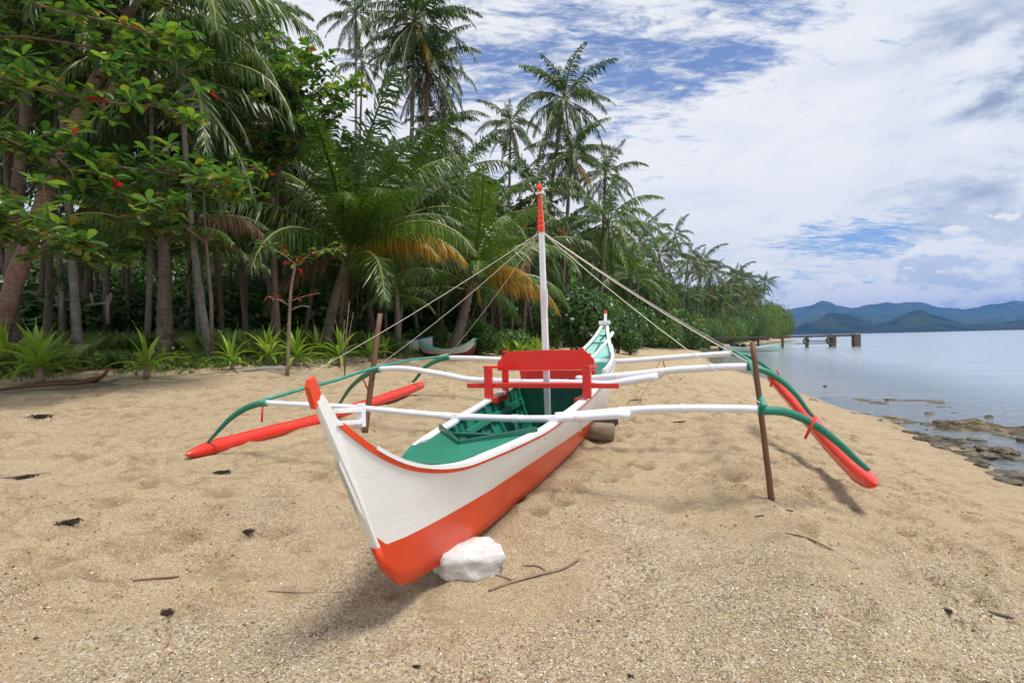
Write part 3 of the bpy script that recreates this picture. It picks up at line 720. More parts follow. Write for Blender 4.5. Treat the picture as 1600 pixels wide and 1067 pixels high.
# cleat block behind the stem
q0 = BL(*BT(524, 645, .0)); q1 = BL(*BT(556, 650, .02))
mb = MB(); c0 = BL(2.30, .0, -.258); mb.beam(BL(2.25, .012, -.245), BL(2.42, .012, -.262), .030, .022); mb.beam(BL(2.25, .012, -.292), BL(2.42, .012, -.310), .030, .022); mb.beam(BL(2.42, .012, -.236), BL(2.42, .012, -.33), .034, .034, (0, 1, 0)); mb.obj('bow_cleat', M['white'], boat, bevel=.003)

def bamboo(name, pts, r, mat, parent, node=.42, n=12, taper=(1, 1), seed=0, lab=None):
    jr = random.Random(seed + 50); pts = smooth_path(pts, 2); pts = [q if i in (0, len(pts) - 1) else Vector(q) + Vector((0, jr.uniform(-1, 1), jr.uniform(-1, 1))) * r * .22 for i, q in enumerate(pts)]
    P = smooth_path(pts, 5); L = [0]
    for i in range(1, len(P)): L.append(L[-1] + (P[i] - P[i - 1]).length)
    tot = L[-1]; rr = random.Random(seed); st_ = sorted(set([0, tot] + [tot * i / 40 for i in range(41)] + sum([[k * node + rr.uniform(-.06, .06) + e for e in (-.016, 0, .016)] for k in range(1, int(tot / node))], [])))
    nodes = []
    rr = random.Random(seed)
    nd = [k * node + rr.uniform(-.06, .06) for k in range(1, int(tot / node))]
    st_ = sorted(set([0, tot] + [tot * i / 40 for i in range(41)] + [min(max(k + e, 0), tot) for k in nd for e in (-.018, 0, .018)]))
    Q = []; rad = []
    for l in st_:
        i = min(int(np.searchsorted(L, l)), len(P) - 1); i = max(i, 1)
        f_ = (l - L[i - 1]) / max(L[i] - L[i - 1], 1e-6); Q.append(P[i - 1].lerp(P[i], min(max(f_, 0), 1)))
        b = 1.13 if any(abs(l - k) < .006 for k in nd) else 1.0
        rad.append(r * b * (taper[0] + (taper[1] - taper[0]) * l / tot))
    mb = MB().tube(Q, rad, n); o_ = mb.obj(name, mat, parent, True)
    return o_
S1, S2, S3 = 4.207, 5.63, 7.78
f1 = [BS(x, y, S1) for x, y in [(413, 629), (550, 637), (700, 650), (790, 654), (890, 653), (985, 648)]]
f1b = [BS(x, y, S1 + .03) for x, y in [(868, 650), (985, 641), (1090, 637), (1192, 640)]]
bamboo('crossbeam', [BL(*q) for q in f1], .033, M['whitebamboo'], boat, .55, seed=1, taper=(.80, 1.02))
bamboo('crossbeam', [BL(*q) for q in f1b], .032, M['whitebamboo'], boat, .5, seed=2, taper=(1.05, .95))
f2 = [BS(x, y, S2) for x, y in [(590, 577), (640, 577), (700, 587), (768, 596), (860, 597), (950, 599), (1028, 588)]]
f2b = [BS(x, y, S2 + .03) for x, y in [(900, 592), (960, 588), (1030, 581), (1100, 576), (1172, 573)]]
bamboo('crossbeam', [BL(*q) for q in f2], .040, M['whitebamboo'], boat, .5, seed=3, taper=(.85, 1.1))
bamboo('crossbeam', [BL(*q) for q in f2b], .040, M['whitebamboo'], boat, .5, seed=4)
f3 = [BS(x, y, S3) for x, y in [(700, 559), (780, 562), (860, 566), (955, 565), (1030, 560), (1147, 552)]]
bamboo('crossbeam', [BL(*q) for q in f3], .042, M['whitebamboo'], boat, .5, seed=5)
# floats
FL = [BT(290, 711, -2.60), BT(312, 705, -2.60), BT(400, 681, -2.62), BT(500, 655, -2.62), BT(600, 623, -2.62), BT(658, 602, -2.60)]
FR = [BT(1368, 757, 2.36), BT(1345, 741, 2.36), BT(1300, 696, 2.33), BT(1250, 638, 2.24), BT(1222, 606, 2.17), BT(1206, 590, 2.13)]
def floater(F_):
    P = smooth_path([BL(*q) for q in F_], 10); n = len(P); rad = []
    cum = [0]
    for i in range(1, n): cum.append(cum[-1] + (P[i] - P[i - 1]).length)
    for i in range(n):
        l = cum[i]; r = .082
        if l < .42: r = .082 * math.sin(math.pi / 2 * min(1, (l + .01) / .42)) ** .62
        if l > cum[-1] - .5: r *= 1 - .18 * (l - cum[-1] + .5) / .5
        for nd in (.46, 1.35, 2.3, 3.2, 4.1, cum[-1] - .12):
            r *= 1 + .07 * math.exp(-((l - nd) / .035) ** 2)
        rad.append(max(r, .006))
    return MB().tube(P, rad, 16)
def dense(F_, k=5):
    P = smooth_path([Vector(q) for q in F_], k); return [tuple(q) for q in P]
floater(dense(FL, 3)).obj('outrigger_float', M['redfloat'], boat, True)
floater(dense(FR, 3)).obj('outrigger_float', M['redfloat'], boat, True)
# curved green arms from the crossbeams to the floats
def arm(pts, r0, r1, parent=boat):
    P = smooth_path([BL(*q) for q in pts], 7); n = len(P)
    rad = [r0 + (r1 - r0) * (i / (n - 1)) ** 1.3 for i in range(n)]
    o_ = MB().tube(P, rad, 10).obj('curved_arm', M['railgreen' if False else 'green'], parent, True)
    return o_
def mix_s(px, s0, s1): return [BS(x, y, s0 + (s1 - s0) * i / (len(px) - 1)) for i, (x, y) in enumerate(px)]
arm(mix_s([(1188, 641), (1228, 644), (1270, 662), (1310, 692), (1338, 718), (1356, 733)], S1, 4.56), .036, .020)
arm(mix_s([(416, 628), (388, 636), (362, 652), (342, 672), (324, 692)], S1, 4.14), .036, .014)
arm(mix_s([(1172, 574), (1196, 580), (1222, 596), (1245, 618), (1262, 641), (1271, 651)], S2, 5.62), .036, .016)
arm(mix_s([(592, 577), (568, 588), (550, 603), (538, 619), (529, 634)], S2, 6.0), .036, .016)
arm(mix_s([(1147, 552), (1168, 556), (1190, 568), (1206, 582), (1214, 592)], S3, 7.75), .036, .018)
arm(mix_s([(700, 559), (684, 563), (664, 574), (652, 589), (645, 597)], S3, 7.8), .044, .020)
# slim rails tying the beam ends together
rl = [Vector(BS(414, 624, S1)), Vector(BS(470, 609, 4.6)), Vector(BS(530, 592, 5.1)), Vector(BS(592, 573, S2)), Vector(BS(645, 562, 6.7)), Vector(BS(701, 556, S3 + .05))]
bamboo('side_rail', [BL(*q) for q in rl], .019, M['railgreen'], boat, .6, 8, seed=8)
rr_ = [Vector(BS(1193, 634, S1 - .03)), Vector(BS(1184, 606, 4.75)), Vector(BS(1180, 588, 5.15)), Vector(BS(1172, 567, S2)), Vector(BS(1160, 557, 6.6)), Vector(BS(1147, 549, S3))]
bamboo('side_rail', [BL(*q) for q in rr_], .021, M['railgreen'], boat, .5, 8, seed=9)
def peg(a, b, r=.011): MB().tube([BL(*a), BL(*b)], r, 8).obj('peg', M['red'], boat, True)
peg(BS(410, 633, 4.19), BS(409, 659, 4.17)); peg(BS(1275, 650, 4.28), BS(1258, 685, 4.28), .011)
peg(BS(567, 592, 5.7), BS(577, 613, 5.7)); peg(BS(1209, 588, S2), BS(1204, 604, S2), .013); peg(BS(1214, 578, S3), BS(1217, 586, S3))
peg(BS(939, 610, 6.0), BS(937, 628, 6.0), .012)
# lashings where beams meet arms and gunwale
def lash(s, t, z, r, w, mat, axis='t'):
    mb = MB(); ax = Vector((1, 0, 0)) if axis == 't' else Vector((0, 1, 0)); c = BL(s, t, z)
    for k in range(5): 
        a = c + ax * (w * (k - 2) / 4); mb.tube([a - ax * .006, a + ax * .006], r, 10)
    mb.obj('lashing', mat, boat, True)
for q, r in ((f1[0], .036), (f1b[-1], .038), (f2[0], .042), (f2b[-1], .043), (f3[0], .045), (f3[-1], .045)):
    lash(*q, r + .003, .06, M['railgreen'])
for q in (BS(697, 650, S1), BS(805, 654, S1), BS(905, 652, S1)):
    lash(*q, .037, .05, M['white'])
    MB().tube([BL(q[0], q[1], q[2]), BL(q[0], q[1] + .012, q[2] - .10)], .004, 6).obj('tie_cord', M['rope'], boat)
# beam blocks on the gunwales
for side in (-1, 1):
    mb = MB(); g_ = at(S1); mb.beam(BL(S1, side * (g_[1] - .02), g_[2] + .01), BL(S1, side * (g_[1] - .02), g_[2] + .05), .05, .05, (0, 1, 0)); mb.obj('beam_block', M['white'], boat)
# mast with carved red head
mp = [BT(857, 640), BT(857, 612), BT(852, 480), (0, 0, 0)]
m0 = BL(5.46, .0, -.98); m1 = BL(*BS(846, 363, 5.44)); m2 = BL(*BS(843.5, 300, 5.44)); m3 = BL(*BS(843, 287, 5.44))
def sq(c, w): return [c + Vector((x * w, y * w, 0)) for x, y in ((-1, -1), (1, -1), (1, 1), (-1, 1))]
mb = MB(); mb.loft([sq(m0, .030), sq(m0.lerp(m1, .45), .034), sq(m1, .029)], True, True); mast = mb.obj('mast', M['white'], boat, bevel=.006)
mb = MB(); R = [sq(m1, .033)]
for k in range(1, 17):
    f_ = k / 16; w = .033 * (1 - .62 * f_) * (1.0 if k % 2 else 1.14); R.append(sq(m1.lerp(m2, f_), w))
mb.loft(R, True, True)
d_ = (m3 - m2); mb.loft([sq(m2 + d_ * .1, .010), sq(m2 + d_ * .45, .030), sq(m2 + d_ * 1.15, .004)], True, True)
mb.obj('mast_head', M['redhull'], mast)
mb = MB(); mb.beam(m2 + Vector((-.05, 0, -.015)), m2 + Vector((.05, 0, -.015)), .05, .022); mb.obj('mast_truck', M['white'], mast, bevel=.004)
mb = MB(); mb.beam(BL(*BS(849, 452, 5.41)) + Vector((.03, 0, 0)), BL(*BS(850, 480, 5.41)) + Vector((.03, 0, 0)), .03, .03, (0, 1, 0)); mb.obj('mast_cleat', M['white'], mast)
# stays
tp = m1 + Vector((0, 0, .01))
for q, r in ((f1[0], .0042), (f2[0], .0042), (f3[0], .0038), (f1b[-1], .0042), (f2b[-1], .008), (f3[-1], .004)):
    e_ = BL(q[0], q[1], q[2] + .03)
    pts = [tp.lerp(e_, k / 8) - Vector((0, 0, .05 * math.sin(math.pi * k / 8))) for k in range(9)]
    MB().tube(pts, r, 6).obj('stay_rope', M['rope'], boat)
MB().tube([BL(*BS(700, 553, S3)), BL(*BS(668, 560, 7.4)), BL(*BS(640, 566, 6.8))], .008, 6).obj('tie_cord', M['rope'], boat)
# bench across the gunwales
bs_ = 5.05; be = 5.40
def bobj(mb, name, mat='red', bevel=.004, parent=None): return mb.obj(name, M[mat], parent, bevel=bevel)
bench = bobj(MB().beam(BL(bs_ + .16, -.43, -.385), BL(bs_ + .16, .46, -.385), .28 * K, .03), 'bench', parent=boat)
mbx = lambda: MB()
bobj(mbx().beam(BL(bs_, -.62, -.378), BL(bs_, .70, -.378), .03, .05), 'front_rail', parent=bench)
zt = -.228
bobj(mbx().beam(BL(bs_ - .03, -.410, -.478), BL(bs_ - .03, -.410, zt), .085, .05, (0, 1, 0)), 'front_post', parent=bench)
bobj(mbx().beam(BL(bs_ - .03, .445, -.478), BL(bs_ - .03, .445, zt), .085, .05, (0, 1, 0)), 'front_post', parent=bench)
bobj(mbx().beam(BL(be, -.385, -.46), BL(be, -.385, -.12), .075, .03, (0, 1, 0)), 'back_post', parent=bench)
bobj(mbx().beam(BL(be, .385, -.46), BL(be, .385, -.12), .075, .03, (0, 1, 0)), 'back_post', parent=bench)
for t_ in (-.425, .450): bobj(mbx().beam(BL(bs_ - .05, t_, zt + .012), BL(be, t_, -.235), .06, .028), 'armrest', parent=bench)
bobj(mbx().beam(BL(bs_ - .06, -.36, -.50), BL(bs_ + .3, -.36, -.50), .05, .06), 'foot', parent=bench)
bobj(mbx().beam(BL(bs_ - .06, .36, -.50), BL(bs_ + .3, .36, -.50), .05, .06), 'foot', parent=bench)
# shaped backrest board
bk = [(-.455, -.265), (-.455, -.195), (-.375, -.100), (-.30, -.090), (0, -.084), (.30, -.088), (.37, -.096), (.445, -.175), (.445, -.262)]
mb = MB(); mb.loft([[BL(be - .02, t_, z_) for t_, z_ in bk], [BL(be + .008, t_, z_) for t_, z_ in bk]], True, True); bobj(mb, 'backrest', parent=bench)
bobj(mbx().box(BL(be - .01, -.375, -.092), (.05, .03, .03)), 'backrest_knob', parent=bench); bobj(mbx().box(BL(be - .01, .335, -.084), (.05, .03, .03)), 'backrest_knob', parent=bench)
mb = MB(); mb.loft([[BL(be + .42, t_, z_) for t_, z_ in [(-.36, -.405), (-.38, -.29), (.38, -.29), (.36, -.405)]], [BL(be + .45, t_, z_) for t_, z_ in [(-.36, -.405), (-.38, -.29), (.38, -.29), (.36, -.405)]]], True, True); mb.obj('rear_board', M['red'], boat, bevel=.004)

# ------------------------------------------------------------------ supports and things on the sand
def blobrock(name, c, d, mat, seed, n=3, sq_=.5, **kw):
    bm = bmesh.new(); bmesh.ops.create_icosphere(bm, subdivisions=n, radius=1)
    for v in bm.verts:
        u = v.co.normalized(); e = sq_
        m_ = max(abs(u.x), abs(u.y), abs(u.z)); u = u * (1 - e) + (u / m_) * e
        w_ = 1 + .16 * (vnoise(u.x * 2 + seed, u.y * 2 + u.z * 1.7, 1.0, seed) - .5) + .10 * (vnoise(u.x * 5 + u.z * 3, u.y * 5 - u.z * 4, 1.0, seed + 1) - .5)
        v.co = Vector((u.x * d[0] / 2, u.y * d[1] / 2, u.z * d[2] / 2)) * float(w_)
    me = bpy.data.meshes.new(name); bm.to_mesh(me); bm.free(); me.materials.append(mat)
    me.polygons.foreach_set('use_smooth', [True] * len(me.polygons))
    return link(name, me, loc=c, **kw)
q = W(728, 884, 3.0 * K)
g0 = gz(q.x, q.y)
tag(blobrock('white_stone', (q.x, q.y + .03, g0 + .06), (.46, .35, .20), M['stone'], 4, 4, .64, rot=(.03, .10, .38)), 'rough white coral stone wedged under the bow of the outrigger boat', 'stone')
lg = empty('driftwood_log', (*BW(6.0, .22, 0).xy, gz(*BW(6.0, .22, 0).xy) + .06), -PH, 'short grey log under the outrigger boat behind the front crossbeam', 'log')
MB().tube([(-.75, 0, .02), (-.3, .0, .03), (.1, .01, .03), (.36, .0, .015)], [.095, .105, .11, .115], 14).obj('log_body', M['log'], lg, True)
ty = empty('old_tyre', (*BW(6.3, .29, 0).xy, gz(*BW(6.3, .29, 0).xy) + .16), -PH, 'old black rubber tyre lying under the hull behind the short log', 'tyre')
mb = MB(); R = []
for i in range(28):
    a = 2 * math.pi * i / 28; R.append([Vector((math.cos(a) * r_, math.sin(a) * r_, z_)) for r_, z_ in ((.17, -.06), (.235, -.085), (.275, -.05), (.28, 0), (.275, .05), (.235, .085), (.17, .06), (.185, 0))])
R.append(R[0]); mb.loft(R, True); mb.obj('tyre_body', M['tyre'], ty, True)
mb = MB()
for i in range(40):
    a = 2 * math.pi * i / 40; mb.box((math.cos(a) * .279, math.sin(a) * .279, 0), (.012, .018, .10), Matrix.Rotation(a, 3, 'Z'))
o_ = mb.obj('tread', M['tyre'], ty); o_['kind'] = 'stuff'
def prop_pole(p0, p1, r, label):
    g_ = gz(p0.x, p0.y); p0 = Vector((p0.x, p0.y, g_ - .12)); e_ = p1 - p0
    root = empty('prop_pole', (p0.x, p0.y, g_), 0, label, 'pole', 'wooden poles propping the outriggers')
    off = Vector((0, 0, -.12))
    pts = [off + e_ * k / 9 + Vector((rnd.uniform(-1, 1), rnd.uniform(-1, 1), 0)) * .002 for k in range(10)]
    MB().tube(pts, [r * (1.08 - .02 * k) for k in range(10)], 12).obj('shaft', M['pole'], root, True)
    MB().tube([off + e_ * .995, off + e_ * 1.004], r * .80, 12).obj('cut_end', M['deadleaf'], root)
prop_pole(W(1208, 772, 3.62 * K), W(1176, 535, 3.66 * K), .023, 'brown wooden pole planted in the sand at the seaward end of the front crossbeam')
prop_pole(W(568, 678, 5.80 * K), W(594, 491, 6.05 * K), .038, 'brown wooden pole beside the landward green rail near the middle crossbeam')
# mooring line
a_ = BW(*BS(1033, 560, S3)); b_ = W(966, 640, 7.9)
b_.z = gz(b_.x, b_.y) + .01
pts = [a_.lerp(b_, k / 10) - Vector((0, 0, .10 * math.sin(math.pi * k / 10))) for k in range(11)]
mb = MB().tube(pts, .007, 6)
mb.tube(smooth_path([a_ + Vector((0, 0, .05)), a_ + Vector((.03, 0, -.04)), a_ + Vector((.05, 0, -.22)), a_ + Vector((-.08, 0, -.33)), a_ + Vector((-.2, 0, -.36))], 4), .008, 6)
tag(mb.obj('mooring_rope', M['brownrope']), 'thin brown rope hanging from the rear crossbeam down to the sand', 'rope')

# ------------------------------------------------------------------ palms
def frond_data(e0, bend, seed, pairs=46, ll=.20, droop=1.0, wid=.0115, up=0.0, sweep=0.0, ragged=.0):
    """a coconut frond of unit length leaving the origin along +X at elevation e0 (degrees)"""
    r = random.Random(seed); V = []; F = []; T = []; MI = []
    n = 12; P = [Vector((0, 0, 0))]; el = math.radians(e0); az = 0; dirs = []
    for i in range(n):
        t = (i + .5) / n
        e = el - math.radians(bend) * (t ** 1.35); az = sweep * t * t
        d = Vector((math.cos(e) * math.cos(az), math.cos(e) * math.sin(az), math.sin(e))); dirs.append(d)
        P.append(P[-1] + d / n)
    dirs.append(dirs[-1])
    def pt(t):
        f = t * n; i = min(int(f), n - 1); return P[i].lerp(P[i + 1], f - i), dirs[i].lerp(dirs[min(i + 1, n)], f - i).normalized()
    for i in range(n + 1):      # rib
        d = dirs[min(i, n)]; s = d.cross(Vector((0, 0, 1))); s = s.normalized() if s.length > .05 else Vector((0, 1, 0)); u = s.cross(d)
        w = .0125 * (1 - i / n) ** .8 + .0018
        V += [P[i] - s * w, P[i] + u * w, P[i] + s * w]
        if i:
            o = (i - 1) * 3
            F += [(o, o + 3, o + 4, o + 1), (o + 1, o + 4, o + 5, o + 2)]; T += [.6, .6]; MI += [1, 1]
    for k in range(pairs):
        t = .16 + .835 * (k / (pairs - 1)) ** .93
        p, d = pt(t); s = d.cross(Vector((0, 0, 1))); s = s.normalized() if s.length > .05 else Vector((0, 1, 0)); u = s.cross(d)
        L = ll * (.42 + .58 * math.sin(math.pi * min(1, (t - .06) / .80) ** .8) if t < .86 else .58 * (1 - (t - .86) / .25))
        for sd in (-1, 1):
            if r.random() < ragged: continue
            l = L * r.uniform(.70, 1.15); a = r.uniform(.22, .50) - .22 * t
            base = (s * sd * math.sin(a + .45) + d * math.cos(a + .45) * .9 + u * (r.uniform(-.05, .30) + up)).normalized()
            g1 = Vector((0, 0, -1)) * (.35 * droop * r.uniform(.3, 1.7)); g2 = Vector((0, 0, -1)) * (1.15 * droop * r.uniform(.45, 1.9))
            q1 = p + (base + g1).normalized() * l * .5; q2 = q1 + (base + g2).normalized() * l * .5
            wv = d * wid * r.uniform(.8, 1.2); tw = u * wid * .5 * r.uniform(-1, 1)
            o = len(V); V += [p - wv * .6, p + wv * .6, q1 + wv + tw, q1 - wv - tw, q2]
            F += [(o, o + 1, o + 2, o + 3), (o + 3, o + 2, o + 4)]; tt = min(1, max(0, r.gauss(.42, .2) + (.25 * math.sin(3.14 * t) - .1 if droop > 2.1 else 0))); T += [tt, tt]; MI += [0, 0]
    return V, F, T, MI
ELEV = [82, 66, 50, 33, 16, -2, -22, -45, -68]
FD = {}
def frond_mesh(kind, ei, var):
    key = (kind, ei, var)
    if key not in FD:
        e = ELEV[ei]; bend = {0: 34, 1: 58, 2: 78, 3: 88, 4: 84, 5: 72, 6: 52, 7: 34, 8: 16}[ei] * (1 + .15 * (var - 1))
        pairs = {'far': 26, 'big': 66}.get(kind, 60); 
        base = {'far': 'frond_dark', 'big': 'frond', 'biglight': 'frond_light', 'bigyellow': 'frond_yellow', 'bigbrown': 'frond_brown', 'light': 'frond_light', 'yellow': 'frond_yellow', 'brown': 'frond_brown', 'green': 'frond_dark'}[kind]
        if kind.startswith('big'): pairs = 104
        V, F, T, MI = frond_data(e, bend, 100 * ei + 10 * var + len(kind), pairs, .30 if kind == 'bigyellow' else .255 if kind.startswith('big') else .235, {'brown': 2.4, 'bigbrown': 2.4, 'bigyellow': 2.4, 'yellow': 2.2}.get(kind, 1.5),
                                 .020 if kind == 'far' else (.0052 if kind.startswith('big') else .0085), 0, (var - 1) * .25, {'brown': .25, 'bigbrown': .2}.get(kind, .04))
        me = bpy.data.meshes.new('frond'); me.from_pydata([tuple(v) for v in V], [], F)
        me.materials.append(M[base]); me.materials.append(M['rachis'] if 'brown' not in kind else M['frond_brown'])
        me.polygons.foreach_set('material_index', MI)
        a = me.attributes.new('tint', 'FLOAT', 'FACE'); a.data.foreach_set('value', T); me.update()
        FD[key] = me
    return FD[key]
CROWN = {}
def crown_mesh(var, kind='far', nf=22):
    """a whole far crown as one part"""
    if (var, kind) in CROWN: return CROWN[(var, kind)]
    r = random.Random(var * 7 + 3); V = []; F = []; T = []
    for i in range(nf):
        u = (i + .5) / nf; e = 80 - 135 * u ** .9 + r.uniform(-8, 8)
        v, f, tt, mi = frond_data(e, 60 + 25 * math.sin(math.pi * u), r.randint(0, 9999), 24, .23, 1.2, .020, 0, r.uniform(-.3, .3))
        rot = Matrix.Rotation(i * 2.39996 + r.uniform(-.3, .3), 3, 'Z') * r.uniform(.82, 1.08); o = len(V)
        V += [rot @ q for q in v]; F += [tuple(x + o for x in q) for q in f]; T += [min(1, max(0, x + r.uniform(-.1, .1))) for x in tt]
    me = bpy.data.meshes.new('crown'); me.from_pydata([tuple(v) for v in V], [], F); me.materials.append(M['frond_dark'])
    a = me.attributes.new('tint', 'FLOAT', 'FACE'); a.data.foreach_set('value', T); me.update()
    CROWN[(var, kind)] = me; return me
nutm = None
def nut_mesh():
    global nutm
    if nutm is None:
        bm = bmesh.new(); bmesh.ops.create_icosphere(bm, subdivisions=1, radius=.13, matrix=Matrix.Diagonal((1, 1, 1.2, 1))); nutm = bpy.data.meshes.new('coconut'); bm.to_mesh(nutm); bm.free(); nutm.materials.append(M['coconut'])
    return nutm
def palm(base, top, fl, label, group=None, nf=22, r0=.16, mat='trunk', kind='green', curve=0.0, special=(), nuts=0, emax=0, emin=8, far=False, seed=0, name='coconut_palm', az0=None):
    base = Vector(base); top = Vector(top)
    root = empty(name, base, 0, label, 'palm tree', group)
    r = random.Random(seed * 13 + 5); rel = top - base
    side = Vector((rel.y, -rel.x, 0)); side = side.normalized() if side.length > .01 else Vector((1, 0, 0))
    if rel.xy.length > .3: hz_ = Vector((rel.x, rel.y, 0)).normalized()
    else: hz_ = Vector((1, 0, 0))
    pts = []; n = 9 if far else 22
    for i in range(n):
        t = i / (n - 1); pts.append(rel * t - hz_ * curve * rel.length * math.sin(math.pi * t) * .5 + (Vector((0, 0, -.25)) if i == 0 else Vector((0, 0, 0))))
    rad = [r0 * (1.0 - .42 * (i / (n - 1))) * (1 + .55 * math.exp(-i / (n - 1) * 16)) * (1 if far else 1 + .05 * ((i % 2) * 2 - 1)) for i in range(n)]
    if not far: rad[-1] *= 1.3
    MB().tube(smooth_path(pts, 1 if far else 3), [rad[min(int(i / (1 if far else 3)), n - 1)] for i in range((n - 1) * (1 if far else 3) + 1)], 6 if far else 12).obj('trunk', M[mat], root, True)
    if far:
        link('crown', crown_mesh(seed % 4), root, rel, (r.uniform(-.12, .12), r.uniform(-.12, .12), r.uniform(0, 6.28)), fl * r.uniform(.9, 1.1)); return root
    a0 = r.uniform(0, 6.28) if az0 is None else az0
    for i in range(nf):
        u = (i + r.uniform(-.3, .3)) / nf; u = min(max(u, 0), .999)
        ei = int(round(emax + (emin - emax) * u ** .85)); k = kind
        if kind in ('green',) and u > .80 and r.random() < .35: k = 'brown' if r.random() < .75 else 'yellow'
        az = a0 + i * 2.39996 + r.uniform(-.25, .25)
        o = link('frond', frond_mesh(k, ei, r.randint(0, 2)), root, rel + Vector((0, 0, -.35 * u * min(1, fl / 3))), (r.uniform(-.09, .09), r.uniform(-.09, .09), az), fl * r.uniform(.82, 1.08) * (.72 if u < .08 else 1))
        if k in ('yellow',): o['label'] = 'yellow orange ageing frond'
        if k in ('brown',): o['label'] = 'dead brown frond'
    for az, ei, k, sc_ in special:
        o = link('frond', frond_mesh(k, ei, 1), root, rel, (0, 0, az), fl * sc_)
        o['label'] = {'bigyellow': 'orange yellow arching frond', 'bigbrown': 'dead brown frond hanging limp', 'biglight': 'bright green frond'}.get(k, 'long green frond')
    for i in range(nuts):
        a = r.uniform(0, 6.28); link('coconut', nut_mesh(), root, rel + Vector((math.cos(a) * .3, math.sin(a) * .3, -.35 - r.uniform(0, .35))), (r.uniform(-.4, .4), r.uniform(-.4, .4), a), r.uniform(.8, 1.15))
    return root
def ground_pt(x, y): return Vector((x, y, gz(x, y)))
def GP(px, d):
    a, b = ab(px, 520); return ground_pt(a * d, d)
def cap(x, y, h, fl):       # the grove's crowns stay under the skyline the photograph shows
    px = 800 + FPX * x / y
    sk = float(np.interp(px, [-400, 300, 345, 420, 470, 560, 640, 700, 760, 830, 960, 1010, 1060, 1110, 1160, 1190, 1215, 1232, 1240, 1300], [-300, -200, 60, 150, 215, 225, 255, 285, 310, 320, 365, 420, 445, 448, 446, 448, 458, 478, 500, 522]))
    zmax = W(px, sk, y).z - fl * .62
    return max(1.2, min(h, zmax - gz(x, y)))
def dback(px, d):             # push a tree back until it stands behind the beach, not on it
    a = ab(px, 520)[0]
    while a * d > np.interp(d / K, VY, VX) * K - .6 and d < 300: d += .5
    return d
def pl(cx, cy, d, flpx, bx, label, bd=None, **kw):
    if d > 30: d = dback(bx, d)
    bd = bd or d; b = GP(bx, bd); t_ = W(cx, cy, d)
    return palm(b, t_, flpx * d / FPX * 1.18, label, **kw)
# the tall ones standing against the sky (crown centre, distance, frond length in the photo, foot)
pl(385, 28, 34, 105, 372, 'tall palm with its crown cut by the picture top, above the almond trees', seed=1, nf=30, nuts=5, r0=.19)
pl(556, 18, 48, 58, 556, 'very tall slender palm with a small crown, just behind the twin tall palms', seed=2, nf=24, r0=.15, mat='trunk_grey')
pl(566, 98, 52, 52, 552, 'shorter slender palm under the very tall small crowned palm', seed=3, nf=18, r0=.15)
pl(648, 30, 38, 100, 634, 'tall palm with a big dense crown touching the picture top', seed=4, nf=36, nuts=8, r0=.19)
pl(668, 100, 39, 92, 662, 'tall palm with brown hanging fronds directly below the big topmost crown', seed=5, nf=32, nuts=6, r0=.18)
pl(690, 195, 42, 68, 700, 'palm with a drooping crown right below the tall twin palms', seed=6, nf=28, nuts=3)
pl(798, 192, 48, 54, 790, 'slim palm with a small ragged crown left of the tallest leaning palm', seed=7, nf=24, nuts=3, r0=.15)
pl(882, 152, 38, 84, 846, 'tall palm leaning right, tallest of those behind the mast', seed=8, nf=30, nuts=8, r0=.18, curve=.04)
pl(893, 238, 36, 72, 872, 'thick crowned palm directly under the tallest leaning palm', seed=9, nf=30, nuts=6)
pl(946, 270, 42, 56, 935, 'medium palm to the right of the two leaning palms', seed=10, nf=21, nuts=3)
pl(950, 345, 31, 88, 930, 'light green palm with a broad crown above the round bushes', seed=11, nf=24, kind='light')
pl(760, 350, 27, 118, 752, 'mid height light green palm just left of the mast', seed=12, nf=22, kind='light', emin=6)
pl(838, 300, 34, 95, 846, 'dark palm crown half hidden behind the mast head', seed=13, nf=22)
pl(722, 265, 31, 95, 730, 'dark green palm between the drooping crown and the mast', seed=14, nf=22)
pl(1055, 365, 58, 34, 1040, 'thin palm leaning right, first clear crown beyond the light green palm', seed=15, nf=18, r0=.14, curve=.05)
pl(1096, 410, 64, 40, 1085, 'palm standing alone against the cloud over the far beach', seed=16, nf=18, r0=.15)
pl(1030, 400, 48, 55, 1020, 'dark palm below the thin leaning palm', seed=17, nf=20)
pl(1000, 375, 44, 56, 990, 'palm in shade between the light green palm and the thin leaning one', seed=18, nf=20)
pl(1128, 470, 60, 30, 1122, 'low pale palm with two grey trunks over the far beach', seed=19, nf=16, kind='light')
pl(985, 430, 33, 70, 975, 'low palm arching over the yellow green bushes', seed=20, nf=18, kind='light', emin=6)
# big young palms at the edge of the beach
pl(543, 402, 16.2, 228, 505, 'young palm with huge upright fronds and a short leaning trunk', seed=31, nf=23, kind='big', emin=4, r0=.17, curve=.05,
   special=[(math.radians(-8), 3, 'bigyellow', .78), (math.radians(-20), 3, 'bigyellow', .66), (math.radians(180), 5, 'bigbrown', .62), (math.radians(-95), 8, 'bigbrown', .42), (math.radians(165), 1, 'biglight', .8), (math.radians(-60), 2, 'biglight', .8), (math.radians(20), 1, 'big', 1.05), (math.radians(-30), 0, 'big', 1.1), (math.radians(70), 1, 'big', 1.1), (math.radians(150), 1, 'big', 1.0)])
pl(737, 440, 19, 165, 704, 'young palm leaning right with an orange frond, behind the grounded boat stern', seed=32, nf=19, kind='biglight', emin=4, r0=.20, curve=-.03,
   special=[(math.radians(-12), 4, 'bigyellow', .80), (math.radians(-30), 3, 'bigyellow', .62), (math.radians(12), 4, 'bigbrown', .85)])
pl(257, 372, 13.5, 165, 256, 'stout palm with a fat trunk left of the pale slender trunk', seed=33, nf=17, kind='big', emin=4, r0=.20,
   special=[(math.radians(-8), 3, 'bigbrown', 1.0), (math.radians(30), 4, 'bigbrown', .8), (math.radians(200), 2, 'bigyellow', .6)])
